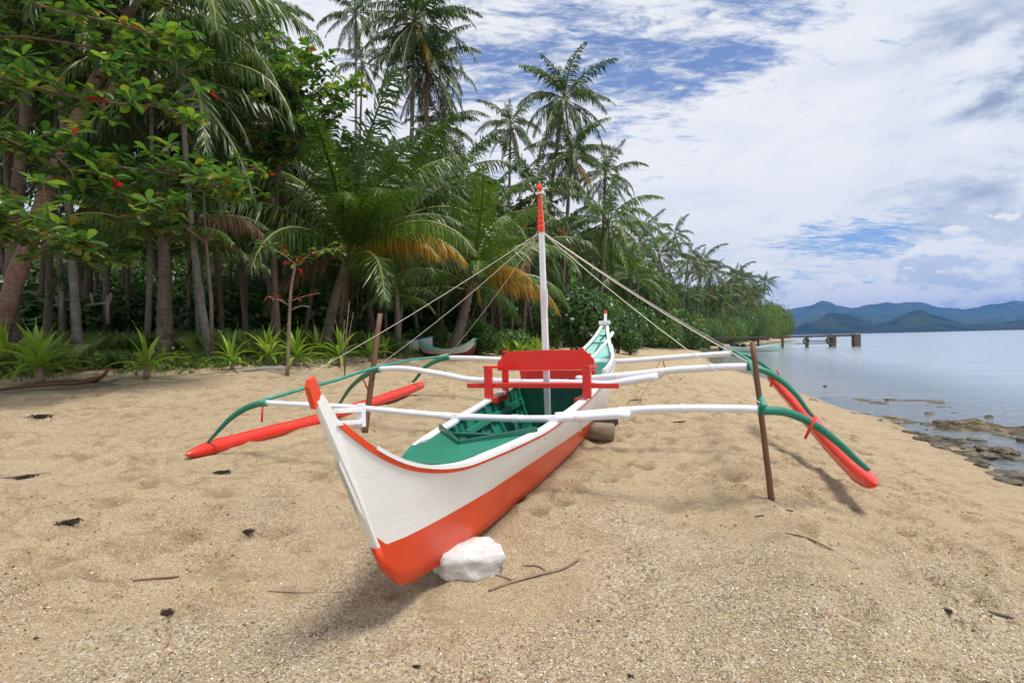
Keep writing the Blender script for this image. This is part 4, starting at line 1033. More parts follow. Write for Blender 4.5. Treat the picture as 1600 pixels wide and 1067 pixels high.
pl(292, 175, 17.5, 150, 318, 'palm with long hanging fronds behind the almond leaves', seed=34, nf=26, kind='big', emin=7, r0=.16, mat='trunk_grey')
pl(150, 240, 21, 150, 130, 'dark palm behind the leaning reddish trunk', seed=35, nf=22, kind='big', emin=7)
pl(640, 330, 20, 150, 618, 'palm with pale trunk between the two young palms', seed=36, nf=22, kind='green', emin=6, mat='trunk_grey', r0=.12)
pl(425, 260, 24, 125, 440, 'dark palm filling the gap behind the almond crown', seed=37, nf=24)
pl(620, 455, 16.5, 70, 622, 'small low palm under the orange frond', seed=38, nf=11, kind='light', emin=5, r0=.10)
# the leaning reddish trunk on the left whose crown is above the picture
palm(GP(-22, 12.2), W(222, -20, 12.6), 4.2, 'thick reddish palm trunk leaning steeply right at the far left', r0=.19, mat='trunk_red', kind='big', seed=41, nf=20, curve=.05, emin=6)
# trunks of the grove, their crowns closing the canopy
tr_ = [(12, 12.5, .19, 'trunk', 'dark thick palm trunk at the left picture edge'), (72, 13.5, .10, 'trunk', 'slim shaded trunk between the thick edge trunk and the leaning reddish trunk'), (122, 13.0, .12, 'trunk_grey', 'mottled trunk seen right of the leaning reddish trunk'),
       (98, 17, .11, 'trunk', 'thin dark trunk close beside the mottled trunk, on its left'), (168, 19, .10, 'trunk', 'dim trunk standing behind the rough frame of thin poles'), (228, 14.2, .085, 'trunk_grey', 'slender grey trunk left of the fat palm trunk'), (200, 20, .10, 'trunk', 'dim trunk just left of the slender grey trunk'),
       (296, 19, .09, 'trunk', 'thin dark trunk just right of the fat palm trunk'), (328, 13.6, .105, 'trunk_grey', 'pale straight trunk with dark rings right of the fat palm trunk'), (348, 18, .09, 'trunk', 'thin shaded trunk close beside the pale ringed trunk, on its right'), (366, 21, .12, 'trunk', 'brownish trunk between the pale ringed trunk and the grey sapling side trunk'),
       (388, 18, .10, 'trunk', 'slim brown trunk third along from the pale ringed trunk'), (410, 22, .10, 'trunk', 'dim trunk just left of the grey trunk behind the sapling'), (432, 18.5, .11, 'trunk_grey', 'grey trunk behind the thin red leaved sapling'), (470, 20, .10, 'trunk', 'dark trunk between the sapling and the young palm with upright fronds'), (488, 24, .12, 'trunk', 'thick dim trunk deep behind the foot of the young upright palm'),
       (590, 22, .10, 'trunk', 'dark slim trunk below the orange arching frond'), (617, 21, .11, 'trunk_grey', 'pale trunk above the grounded blue and white boat'), (655, 26, .12, 'trunk', 'dim trunk deep behind the grounded boat'), (682, 27, .12, 'trunk', 'dim trunk just left of the leaning palm with the orange frond'), (783, 27, .15, 'trunk', 'thick dim trunk left of the mast, farthest from it of three'), (800, 29, .13, 'trunk', 'middle one of the three dim trunks left of the mast'), (815, 26, .14, 'trunk', 'dim trunk nearest the mast on its left')]
rs = random.Random(5)
for i, (px, d, r0, mt, lab) in enumerate(tr_):
    b = GP(px, d); f_ = rs.uniform(3.2, 4.0); h = cap(b.x, d, rs.uniform(7.5, 12.5), f_)
    palm(b, b + Vector((rs.uniform(-.8, .8), rs.uniform(-.8, .8), h)), f_, lab or 'shaded palm trunk inside the dark coconut grove', 'palm trunks in the dark grove', nf=15, r0=r0 * .82, mat=mt, seed=60 + i, emax=1, emin=7, curve=rs.uniform(-.06, .06))
# deeper rows of the grove, and the shore running away to the headland
k_ = 0
for i in range(70):
    Yb = rs.uniform(13, 34); xv = float(np.interp(Yb, VY, VX)); d = Yb * K; x = xv * K - rs.uniform(3, 20)
    if x / d < -1.15: continue
    b = ground_pt(x, d); f_ = rs.uniform(3.2, 4.3); h = cap(x, d, rs.uniform(7, 12), f_)
    palm(b, b + Vector((rs.uniform(-1., 1.), rs.uniform(-1, 1), h)), f_, 'palm standing deep inside the coconut grove', 'deep palms of the coconut grove', r0=rs.uniform(.09, .14), seed=200 + i, far=True, curve=rs.uniform(-.08, .08))
for i in range(95):
    Yb = 40 * (218 / 40) ** (rs.random() ** .8); xv = float(np.interp(Yb, VY, VX)); d = Yb * K; x = xv * K - rs.uniform(1, 8 + Yb * .16)
    b = ground_pt(x, d); f_ = rs.uniform(3.0, 4.0); h = cap(x + 1, d, rs.uniform(13, 24) if Yb > 80 else rs.uniform(8, 14), f_)
    far_lab = ('far palm on the wooded headland where the beach ends', 'palms of the far headland') if Yb > 110 else ('palm in the strip of trees beside the far beach', 'palms along the far beach')
    palm(b, b + Vector((rs.uniform(-.5, 2.2), rs.uniform(-1, 1), h)), f_, far_lab[0], far_lab[1], r0=rs.uniform(.11, .16), seed=300 + i, far=True, curve=rs.uniform(0, .08))

for (cx, cy, d, fl_, bx, lab) in [(1150, 430, 92, 27, 1146, 'leftmost of the pair of tall palms rising over the far tree line'), (1163, 436, 96, 26, 1156, 'right hand palm of the tall pair over the far tree line'),
        (1140, 447, 88, 24, 1136, 'shorter palm leaning against the tall far pair'), (1195, 441, 125, 19, 1186, 'small lone palm standing clear at the seaward end of the trees'), (1180, 456, 110, 21, 1172, 'palm between the tall far pair and the lone seaward palm'),
        (1112, 425, 70, 34, 1104, 'palm with thick crown just seaward of the lone cloud palm'), (1075, 408, 62, 34, 1066, 'palm between the thin leaning palm and the lone cloud palm'), (1170, 470, 84, 20, 1168, 'low palm before the far tree line')]:
    pl(cx, cy, d, fl_ * 1.15, bx, lab, seed=int(cx), nf=20, r0=.16, curve=.04)
# ------------------------------------------------------------------ broadleaved bushes and trees
def leafcloud(seed, n, lobes, leaf, mat, flat=.8, name='foliage', spread=.5):
    r = np.random.RandomState(seed); cen = []
    for i in range(lobes):
        th_ = r.uniform(0, 6.28); ph_ = r.uniform(-.35, 1.0); rr = spread * r.uniform(.55, 1.0)
        cen.append((rr * math.cos(th_) * math.cos(ph_), rr * math.sin(th_) * math.cos(ph_), rr * math.sin(ph_) * flat, r.uniform(.24, .46)))
    cen.append((0, 0, 0, .5)); cen = np.array(cen)
    pick = r.choice(len(cen), n, p=cen[:, 3] ** 2 / (cen[:, 3] ** 2).sum())
    u = r.normal(size=(n, 3)); u /= np.linalg.norm(u, axis=1)[:, None]
    rad = cen[pick, 3] * (r.uniform(.45, 1.0, n) ** .45) * (1 + .18 * r.normal(size=n) * (r.uniform(size=n) < .3))
    P = cen[pick, :3] + u * rad[:, None]
    nrm = u * .7 + r.normal(size=(n, 3)) * .5 + np.array([0, 0, .45]); nrm /= np.linalg.norm(nrm, axis=1)[:, None]
    a = np.cross(nrm, r.normal(size=(n, 3))); a /= np.linalg.norm(a, axis=1)[:, None]; b = np.cross(nrm, a)
    L = leaf * r.uniform(.7, 1.3, n)[:, None]; Wd = L * .48
    V = np.stack([P - a * L * .5, P + b * Wd * .5 - nrm * L * .08, P + a * L * .5 - nrm * L * .16, P - b * Wd * .5 - nrm * L * .08], 1).reshape(-1, 3)
    F_ = np.arange(n * 4).reshape(n, 4)
    low = (P[:, 2] < -.15)
    tint = np.clip(r.normal(.42, .2, n) + (cen[pick, 0] * 0), 0, 1)
    ti = r.uniform(-.15, .15, len(cen)); tint = np.clip(tint + ti[pick], 0, 1)
    return npmesh(name, V, F_, mat, False, tint)
BC = [leafcloud(1, 5200, 13, .085, M['bush']), leafcloud(2, 5200, 15, .085, M['bush']), leafcloud(3, 5200, 14, .075, M['bush_yellow']), leafcloud(4, 3600, 12, .115, M['bush'])]
BT_ = [leafcloud(5, 9000, 26, .050, M['bush'], .7), leafcloud(6, 9000, 24, .050, M['bush_yellow'], .75)]
STEMS = []
for sd in (1, 2):
    r = random.Random(sd); mb = MB()
    for k in range(6):
        a = r.uniform(0, 6.28); e_ = Vector((math.cos(a) * .42, math.sin(a) * .42, r.uniform(.35, .75)))
        mb.tube(smooth_path([Vector((0, 0, -.06)), e_ * .4 + Vector((r.uniform(-.05, .05), 0, .05)), e_], 3), [.028, .024, .02, .017, .014, .011, .006], 5)
    STEMS.append(mb.mesh('stems', M['bark'], True))
def bush(base, w, h, v, label, group=None, d=None, name='bush', cat='bush', lift=.34):
    root = empty(name, base, rs.uniform(0, 6.28), label, cat, group)
    link('foliage', (BC + BT_)[v], root, (0, 0, h * lift), (0, 0, 0), (w / 1.55, w / 1.55, h / 1.35))
    link('stems', STEMS[v % 2], root, (0, 0, 0), (0, 0, 0), (w * .6, w * .6, h * .75))
    return root
def bp(cx, top, d, wpx, v, label, group=None, base_y=None, **kw):
    if d > 35: d = dback(cx, d)
    b = GP(cx, d); hh = W(cx, top, d).z - b.z; return bush(b, wpx * d / FPX, hh * 1.04, v, label, group, **kw)
bp(915, 422, 26, 128, 0, 'rounded dark green bush at the sand edge behind the mast', name='round_bush')
bp(862, 455, 31, 70, 1, 'dark bush left of the rounded bush, behind the mast foot')
bp(1010, 418, 36, 120, 2, 'tall yellow green bush right of the boat stern')
bp(965, 452, 33, 70, 1, 'dark bush between the rounded bush and the yellow green one')
bp(1045, 455, 44, 80, 1, 'dark green bush at the start of the far beach')
bp(1078, 480, 56, 62, 2, 'small yellow green bush farther down the beach')
bp(985, 505, 32, 45, 0, 'low bush spreading over the sand below the yellow green bush')
bp(748, 490, 21, 85, 3, 'dark leafy shrub right of the leaning young palm trunk')
bp(800, 500, 23, 70, 1, 'low green shrub with pale plants before it, left of the mast foot')
bp(670, 500, 20, 70, 3, 'shrub crowding the grounded boat')
bp(618, 515, 16.5, 50, 1, 'small bush in front of the blue and white boat')
for i in range(40):       # understorey closing the back of the grove
    Yb = rs.uniform(14, 32); xv = float(np.interp(Yb, VY, VX)); x = xv * K - rs.uniform(7, 17); d = Yb * K
    if x / d < -1.2: continue
    bush(ground_pt(x, d), rs.uniform(3.5, 5.5), rs.uniform(2.0, 4.2), rs.choice([0, 1, 3]), 'shaded bush deep under the coconut palms', 'understorey bushes of the grove')
for i in range(60):       # a farther, taller row so that no daylight shows through at ground level
    x = -34 + (i % 30) * 1.35 + rs.uniform(-.5, .5); d = 26 + (i % 30) * .85 + rs.uniform(-1, 1) + (i // 30) * 6
    if i >= 30: x -= 2
    bush(ground_pt(x, d), rs.uniform(5, 8), cap(x, d, rs.uniform(6.0, 8.0) * (1 + .5 * (i // 30)), 1.0), rs.choice([4, 4, 0]), 'leafy tree closing the back of the coconut grove', 'leafy trees behind the grove', name='broadleaf_tree', cat='tree', lift=.42)
for i in range(120):
    Yb = 38 * (226 / 38) ** (i / 119); xv = float(np.interp(Yb, VY, VX)); d = Yb * K
    big = 1 + Yb / 140
    for row in range(2 if i % 2 else 1):
        x = xv * K - (row * 6 * big) - rs.uniform(-.3, 2.5) * big
        w = rs.uniform(3, 5.2) * big * .85; h = cap(x, d, 99, 0) * (rs.uniform(.40, .66) if row == 0 else rs.uniform(.6, .9)) * (1 + .55 * min(1, max(0, (Yb - 90) / 60))); w = max(w, h * .7) if Yb > 60 else w
        g_ = 'broadleaf trees of the far headland' if Yb > 110 else 'bushes lining the far beach'
        lb = 'dense tree on the far headland beyond the jetty' if Yb > 110 else 'green bush lining the back of the far beach'
        bush(ground_pt(x, d), w, h, rs.choice([0, 1, 4, 4, 5]) if Yb > 60 else rs.choice([0, 1, 2]), lb, g_, name='broadleaf_tree' if Yb > 110 else 'bush', cat='tree' if Yb > 110 else 'bush')

# ------------------------------------------------------------------ sea almond trees with big leaves
def leaf_mesh(fold, curl):
    out = [(0, .0), (.10, .05), (.35, .15), (.62, .235), (.82, .20), (.95, .10), (1.0, 0)]
    V = []; F_ = []
    for x, w in out:
        z = -curl * x * x * .35
        V += [(x, -w, z + w * fold), (x, 0, z), (x, w, z + w * fold)]
    for i in range(len(out) - 1):
        o = i * 3; F_ += [(o, o + 3, o + 4, o + 1), (o + 1, o + 4, o + 5, o + 2)]
    return np.array(V), F_
LM = [leaf_mesh(.25, .5), leaf_mesh(.5, .9), leaf_mesh(.1, .2)]
LEAFOBJ = []
for i, (tn_) in enumerate((.15, .45, .6, .85, .995)):
    v, f_ = LM[i % 3]; me = bpy.data.meshes.new('leaf'); me.from_pydata([tuple(x) for x in v], [], f_); me.materials.append(M['almond'])
    a = me.attributes.new('tint', 'FLOAT', 'FACE'); a.data.foreach_set('value', [tn_] * len(f_)); me.update(); LEAFOBJ.append(me)
def leafrot(d, up):
    d = d.normalized(); y = up.cross(d)
    y = y.normalized() if y.length > .01 else Vector((0, 1, 0)); z = d.cross(y)
    return Matrix((d, y, z)).transposed()
def almond(root, branches, seed, leaf=.20, twigs=9, ros=8, spread=.75, solo=0, r0=.03, vert=.25):
    """branches: world polylines; twigs and rosettes of leaves grow out of them"""
    r = random.Random(seed); O = root.location; mb = MB(); leaves = []
    for br in branches:
        P = smooth_path([Vector(p) - O for p in br], 5); n = len(P)
        if (P[-1] - P[0]).length > .1: MB().tube(P, [r0 * (1 - .75 * i / (n - 1)) + .004 for i in range(n)], 7).obj('branch', M['bark'], root, True)
        for k in range(twigs):
            t = .12 + .88 * (k + r.random()) / twigs; i = min(int(t * (n - 1)), n - 2); p = P[i].lerp(P[i + 1], t * (n - 1) - i)
            a = r.uniform(0, 6.28); e_ = Vector((math.cos(a), math.sin(a), r.gauss(.10, vert))) * spread * r.uniform(.35, 1.1)
            if t > .93: e_ = (P[-1] - P[-3]).normalized() * .25
            q = p + e_ * .55 + Vector((0, 0, -.03)); w = p + e_ + Vector((0, 0, .04))
            mb.tube([p, q, w], [.011, .008, .006], 5)
            for cen, cnt in ((w, ros), (q, ros // 2)):
                b0 = r.uniform(0, 6.28)
                for j in range(cnt):
                    aa = b0 + j * 2.4; el_ = r.uniform(-.35, .75)
                    d = Vector((math.cos(aa) * math.cos(el_), math.sin(aa) * math.cos(el_), math.sin(el_)))
                    leaves.append((cen + d * .015 + Vector((0, 0, r.uniform(-.03, .03))), leafrot(d, Vector((r.uniform(-.4, .4), r.uniform(-.4, .4), 1))), leaf * r.uniform(.62, 1.15), r.random()))
    if mb.v:
        tw = mb.obj('twigs', M['bark'], root, True); tw['kind'] = 'stuff'
    # the leaves that show largest are leaves one by one, the rest one mass
    leaves.sort(key=lambda l: ((l[0] + O) - Vector((0, 0, CZ))).length / l[2] + (50 if abs((l[0] + O).x / max((l[0] + O).y, .1)) > .9 or ((l[0] + O).z - CZ) / max((l[0] + O).y, .1) > .6 else 0))
    for p, R3, s_, tn_ in leaves[:solo]:
        me = LEAFOBJ[0 if tn_ < .2 else 1 if tn_ < .5 else 2 if tn_ < .8 else 3 if tn_ < .988 else 4]
        o_ = link('leaf', me, root, p, R3.to_euler(), s_)
    Vs = []; Fs = []; Ts = []; off = 0
    for p, R3, s_, tn_ in leaves[solo:]:
        v, f_ = LM[int(tn_ * 97) % 3]; Rn = np.array(R3) * s_
        Vs.append(v @ Rn.T + np.array(p)); Fs += [tuple(x + off for x in q) for q in f_]; off += len(v); Ts += [min(.96, tn_) if tn_ < .99 else tn_] * len(f_)
    if Vs:
        o_ = link('foliage', npmesh('foliage', np.concatenate(Vs), Fs, M['almond'], False, Ts), root); o_['kind'] = 'stuff'
A1 = empty('sea_almond_tree', GP(-190, 11.0), 0, 'broad leaved sea almond whose leafy boughs reach in from the left edge', 'tree')
tb = W(-170, 120, 11); hub = W(-110, 250, 10.5)
MB().tube(smooth_path([Vector((0, 0, -.2)), (hub - A1.location) * .55 + Vector((-.2, .1, 0)), hub - A1.location, tb - A1.location], 5), [.24 - .011 * i for i in range(16)], 12).obj('trunk', M['bark'], A1, True)
near = [[hub, W(-40, 5, 9), W(90, 18, 9), W(190, 40, 9.2), W(260, 62, 9.3)],
        [tb, W(-20, 60, 10), W(120, 70, 10.4), W(240, 95, 10.8), W(300, 90, 11)],
        [hub, W(-30, 128, 9), W(60, 138, 9), W(150, 158, 9.2), W(250, 168, 9.4), W(285, 182, 9.4)],
        [hub, W(-30, 210, 8.6), W(50, 222, 8.7), W(100, 255, 8.8), W(120, 285, 8.8)],
        [hub, W(-40, 60, 11.5), W(60, 10, 11.5), W(200, -40, 11.6), W(310, -50, 11.6)],
        [hub, W(-60, -60, 9.5), W(60, -70, 9.5), W(180, -80, 9.6)],
        [tb, W(-90, 30, 12.3), W(40, 110, 12.6), W(160, 120, 12.8), W(270, 140, 12.8)]]
low = [[hub, W(-60, 330, 8.0), W(0, 345, 8.0), W(50, 360, 8.1), W(95, 372, 8.2)],
       [W(-60, 330, 8.0), W(0, 375, 8.2), W(60, 370, 8.5), W(120, 385, 8.8), W(170, 402, 9.0)],
       [W(110, 268, 9.2), W(180, 262, 9.4), W(250, 270, 9.6), W(320, 282, 9.7), W(350, 300, 9.8)],
       [W(120, 285, 9), W(170, 300, 9.2), W(230, 330, 9.3), W(250, 345, 9.3)]]
almond(A1, near + low, 11, .25, 26, 9, .80, 300, .028, .32)
# the second one, farther back, its crown against the sky
A2 = empty('sea_almond_tree', GP(436, 15.5), 0, 'sea almond tree with flat dark crown against the sky, below the crown cut tall palm', 'tree')
h2 = W(436, 250, 15.5); h3 = W(432, 150, 15.5)
MB().tube([q - A2.location for q in smooth_path([A2.location + Vector((0, 0, -.2)), W(428, 400, 15.5), h2, h3], 5)], [.10 - .004 * i for i in range(16)], 9).obj('trunk', M['bark'], A2, True)
b2 = []
for (x, y, d) in [(345, 90, 15), (375, 65, 15.5), (430, 68, 16), (478, 85, 15.5), (505, 100, 15), (545, 130, 15.5), (560, 150, 15), (520, 150, 14.5), (470, 120, 14), (400, 110, 14), (360, 130, 14.5), (330, 160, 15), (350, 190, 14.2), (405, 170, 14), (450, 165, 16.5), (500, 190, 15), (470, 210, 14.5), (395, 215, 14.4)]:
    b2.append([h3 if y < 140 else h2, (h3 if y < 140 else h2).lerp(W(x, y, d), .5) + Vector((0, 0, -.15)), W(x, y, d)])
almond(A2, b2, 12, .27, 14, 9, .60, 90, .03, .25)
A3 = empty('sea_almond_tree', GP(330, 12.6), 0, 'small sea almond with red and green leaves on thin boughs before the fat palm trunk', 'tree')
a0 = W(330, 470, 12.6)
MB().tube([q - A3.location for q in [A3.location + Vector((0, 0, -.1)), a0, W(322, 380, 12.4), W(318, 300, 12.3)]], [.045, .04, .03, .02], 8).obj('trunk', M['bark'], A3, True)
almond(A3, [[W(322, 380, 12.4), W(350, 330, 12.2), W(400, 300, 12)], [W(318, 300, 12.3), W(280, 280, 12), W(230, 290, 11.8)], [W(318, 300, 12.3), W(370, 270, 12), W(410, 262, 12)], [W(322, 380, 12.4), W(280, 350, 12), W(240, 340, 12)]], 13, .19, 6, 7, .4, 40, .02, .2)
# thin sapling with reddish leaves at the sand edge
SP = empty('almond_sapling', GP(447, 11.6), 0, 'thin bare stemmed sapling with a few red leaves at the edge of the sand', 'sapling')
L_ = SP.location
MB().tube([q - L_ for q in smooth_path([L_ + Vector((0, 0, -.05)), W(452, 500, 11.6), W(455, 450, 11.6), W(462, 413, 11.6)], 4)], [.042 - .0017 * i for i in range(13)], 8).obj('stem', M['sapling'], SP, True)
for k, br in enumerate([[W(462, 413, 11.6), W(478, 402, 11.5)], [W(454, 485, 11.6), W(470, 478, 11.5), W(484, 480, 11.5)], [W(453, 478, 11.6), W(435, 468, 11.5), W(420, 464, 11.5)], [W(455, 470, 11.6), W(475, 463, 11.7), W(500, 458, 11.8)], [W(462, 413, 11.6), W(430, 390, 11.6), W(395, 378, 11.6)], [W(478, 402, 11.5), W(500, 392, 11.5), W(530, 388, 11.5)]]):
    MB().tube([q - L_ for q in smooth_path(br, 3)], .011, 6).obj('branch', M['sapling'], SP, True)
    for j in range(0 if k == 1 else 7 if k < 4 else 40):
        t = rs.random(); P = smooth_path(br, 6); p = P[min(int(t * len(P)), len(P) - 1)] - L_; a = rs.uniform(0, 6.28)
        d = Vector((math.cos(a), math.sin(a), rs.uniform(-.5, .6)))
        red = rs.random() < (.6 if k < 4 else .18)
        o_ = link('leaf', LEAFOBJ[4] if red else LEAFOBJ[rs.choice([1, 2, 3])], SP, p + d * .03 + Vector((0, 0, rs.uniform(-.06, .08))), leafrot(d, Vector((0, 0, 1))).to_euler(), rs.uniform(.11, .18))
        if red: o_['label'] = 'red leaf'
# second twiggy stem
S2_ = empty('bare_twig_shrub', GP(537, 12.0), 0, 'thin leafless twig shrub right of the red leaved sapling', 'shrub')
mb = MB()
for (e, r) in [((546, 470), .014), ((538, 500), .01), ((552, 488), .008)]:
    q = W(e[0], e[1], 12.0) - S2_.location; mb = MB(); mb.tube([Vector((0, 0, -.04)), q * .5 + Vector((-.03, 0, 0)), q], [r, r * .8, r * .4], 6); mb.obj('stem', M['sapling'], S2_, True)

# ------------------------------------------------------------------ strap-leaved plants along the sand edge
def strap_mesh(e0, bend, seed):
    r = random.Random(seed); n = 7; P = [Vector((0, 0, 0))]; V = []; F_ = []
    for i in range(n):
        e = math.radians(e0 - bend * ((i + .5) / n) ** 1.4); P.append(P[-1] + Vector((math.cos(e), 0, math.sin(e))) / n)
    for i, p in enumerate(P):
        t = i / n; w = .055 * (math.sin(math.pi * min(1, t * 1.05 + .12)) ** .7 if t < .95 else .12); w = max(w, .003)
        V += [p + Vector((0, -w, w * .45)), p, p + Vector((0, w, w * .45))]
        if i: o = (i - 1) * 3; F_ += [(o, o + 3, o + 4, o + 1), (o + 1, o + 4, o + 5, o + 2)]
    me = bpy.data.meshes.new('leaf'); me.from_pydata([tuple(v) for v in V], [], F_); me.materials.append(M['lily'])
    a = me.attributes.new('tint', 'FLOAT', 'FACE'); a.data.foreach_set('value', [min(1, max(0, .45 + .35 * (i // 2) / n + r.uniform(-.2, .2))) for i in range(len(F_))]); me.update(); return me
STR = [[strap_mesh(e, b, e + v) for v, b in ((0, b0), (1, b0 * 1.4))] for e, b0 in ((82, 22), (66, 42), (48, 66), (28, 80), (8, 60))]
STALK = MB().tube([Vector((0, 0, -.05)), Vector((.01, 0, .1)), Vector((0, 0, .25))], [.075, .06, .05], 8).mesh('stalk', M['deadleaf'], True)
def strap_plant(px, py, d, h, label, group=None, n=20, lean=0, name='strap_leaf_plant'):
    b = GP(px, d) if py is None else GP(px, d); root = empty(name, b, rs.uniform(0, 6.28), label, 'plant', group)
    link('stalk', STALK, root, (0, 0, 0), (0, 0, 0), h)
    for i in range(n):
        u = (i + .5) / n; row = min(4, int(u * 5.2)); L = h * rs.uniform(.75, 1.05) * (1 if row < 4 else .8)
        o_ = link('leaf', STR[row][rs.randint(0, 1)], root, (0, 0, h * .22), (rs.uniform(-.15, .15), rs.uniform(-.1, .1), i * 2.4 + rs.uniform(-.3, .3)), L)
        if row == 4 and rs.random() < .3: o_['label'] = 'yellowing drooping leaf'
strap_plant(60, 560, 9.8, 1.10, 'largest yellow green strap leaved plant, at the far left sand edge', n=26)
strap_plant(5, 545, 10.6, 1.0, 'strap leaved plant cut by the left picture edge')
strap_plant(228, 552, 10.6, .92, 'upright strap leaved plant at the foot of the fat palm trunk', n=15)
strap_plant(362, 542, 11.6, .80, 'spiky bright green plant at the foot of the pale straight trunk', n=16)
strap_plant(418, 535, 12.6, .95, 'strap leaved plant just left of the thin sapling', n=20)
strap_plant(462, 532, 12.8, .95, 'strap leaved plant right behind the thin sapling', n=20)
strap_plant(530, 530, 13.5, .95, 'strap leaved plant behind the bare twig shrub', n=20)
strap_plant(498, 528, 15, .9, 'darker strap leaved plant between two sand edge plants', n=16)
strap_plant(578, 530, 14.5, .8, 'strap leaved plant beside the prop pole top', n=16)
strap_plant(600, 525, 16, .8, 'small strap leaved plant before the blue and white boat', n=14)
for i in range(30):
    px = rs.uniform(720, 850); d = rs.uniform(21, 25)
    strap_plant(px, 0, d, rs.uniform(.6, 1.0), 'pale green strap leaved plant in the clump left of the mast foot', 'pale plants clumped left of the mast foot', n=12)
for i in range(26):
    px = rs.choice([rs.uniform(-60, 420), rs.uniform(380, 700)]); Y_ = float(np.interp(px, [0, 250, 430, 610, 700], [8.2, 9.2, 10.7, 14.3, 17])) + rs.uniform(.8, 4)
    strap_plant(px, 0, Y_ * K, rs.uniform(.5, .9), 'green strap leaved plant in the shade of the grove', 'strap leaved plants in the shade', n=10)

# ------------------------------------------------------------------ grass, ground plants and litter (nobody could count them)
def scatter(n, xr, yr, ok, seed):
    r = np.random.RandomState(seed); P = []
    while len(P) < n:
        x = r.uniform(*xr, 4000); y = r.uniform(*yr, 4000); k = ok(x, y, r)
        P += list(zip(x[k], y[k]))
    P = np.array(P[:n]); ii = np.clip(np.searchsorted(xl, P[:, 0]) - 1, 0, nx_ - 2); jj = np.clip(np.searchsorted(yl, P[:, 1]) - 1, 0, ny_ - 2)
    fx = (P[:, 0] - xl[ii]) / (xl[ii + 1] - xl[ii]); fy = (P[:, 1] - yl[jj]) / (yl[jj + 1] - yl[jj])
    z = (GZ[jj, ii] * (1 - fx) + GZ[jj, ii + 1] * fx) * (1 - fy) + (GZ[jj + 1, ii] * (1 - fx) + GZ[jj + 1, ii + 1] * fx) * fy
    return np.column_stack([P, z]), r
def vegd(x, y): return np.interp(y / K, VY, VX) * K - x
def okg(x, y, r):
    v = vegd(x, y); p = np.clip(.35 + v * .5, 0, 1) * np.clip(1 - (v - 4) / 8, .15, 1) * (vnoise(x, y, .9, 31) > .38) * (vnoise(x, y, .3, 32) > .3)
    return (v > -1.1) & (r.uniform(size=len(x)) < p) & (x / y > -1.1)
P, r = scatter(90000, (-16, 4), (7, 30), okg, 3)
n = len(P); a = r.uniform(0, 6.28, n); L = (.07 + .33 * np.clip((vegd(P[:, 0], P[:, 1]) + .3) / 2.5, .05, 1)) * r.uniform(.5, 1.2, n) * (1 + (vnoise(P[:, 0], P[:, 1], 1.3, 33) > .55)); w = r.uniform(.006, .014, n); ln = r.uniform(.1, .9, n)
ca, sa = np.cos(a), np.sin(a); z0 = np.zeros(n)
A_ = P - np.stack([sa * w, -ca * w, z0 + .01], 1); B_ = P + np.stack([sa * w, -ca * w, z0 - .01], 1)
Cc = P + np.stack([ca * L * ln * .5 + sa * w * .7, sa * L * ln * .5 - ca * w * .7, L * .65], 1); D_ = P + np.stack([ca * L * ln, sa * L * ln, L * (1 - .4 * ln)], 1)
Vg = np.stack([A_, B_, Cc, D_], 1).reshape(-1, 3); Fg = np.arange(n * 4).reshape(n, 4)
tag(link('grass', npmesh('grass', Vg, Fg, M['grass'], False, np.clip(r.normal(.45, .25, n), 0, 1))), kind='stuff')
# low leafy ground plants between the palms and the sand
def okw(x, y, r):
    v = vegd(x, y); return (v > -.5) & (v < 9) & (r.uniform(size=len(x)) < np.clip(.2 + v * .4, 0, 1)) & (vnoise(x, y, 1.1, 51) > .45) & (x / y > -1.1)
P, r = scatter(30000, (-16, 6), (7, 32), okw, 8)
n = len(P); P = P + np.column_stack([np.zeros((n, 2)), r.uniform(.02, 1, n) ** 1.3 * .75 * vnoise(P[:, 0], P[:, 1], .8, 52)])
a = r.uniform(0, 6.28, n); L = r.uniform(.05, .15, n); u = np.stack([np.cos(a), np.sin(a), r.uniform(-.3, .6, n)], 1) * L[:, None]; v_ = np.stack([-np.sin(a), np.cos(a), r.uniform(-.3, .3, n)], 1) * L[:, None] * .28
tag(link('ground_plants', npmesh('ground_plants', np.stack([P, P + u * .5 + v_, P + u, P + u * .5 - v_], 1).reshape(-1, 3), np.arange(n * 4).reshape(n, 4), M['bush_yellow'], False, np.clip(r.normal(.5, .25, n), 0, 1))), kind='stuff')
def okl(x, y, r):
    v = vegd(x, y); p = np.clip((v + 1.4) / 2.5, 0, 1) * .8; return (v > -1.4) & (v < 9) & (r.uniform(size=len(x)) < p) & (x / y > -1.1)
def flakes(name, P, r, size, aspect, mat, lift=.4, tint=None):
    n = len(P); a = r.uniform(0, 6.28, n); L = size[0] + (size[1] - size[0]) * r.uniform(size=n) ** 2; Wd = L * r.uniform(*aspect, n); t1 = r.uniform(-lift, lift, n); t2 = r.uniform(-lift, lift, n)
    u = np.stack([np.cos(a), np.sin(a), t1], 1) * L[:, None] * .5; v = np.stack([-np.sin(a), np.cos(a), t2], 1) * Wd[:, None] * .5
    up = np.zeros((n, 3)); up[:, 2] = L * .25
    c = P + np.array([0, 0, .002]) + up * .3
    V = np.stack([c - u - v * .6, c + v * -1.0 + up * .4, c + u - v * .5, c + u * .8 + v * .8, c + v * .9 + up * .4, c - u * .9 + v * .6], 1).reshape(-1, 3)
    b = np.arange(n)[:, None] * 6; F1 = np.concatenate([b + [0, 1, 4, 5], b + [1, 2, 3, 4]], 0)
    tt = np.tile(np.clip(r.uniform(size=n), 0, 1) if tint is None else tint, 2)
    return tag(link(name, npmesh(name, V, F1, mat, False, tt)), kind='stuff')
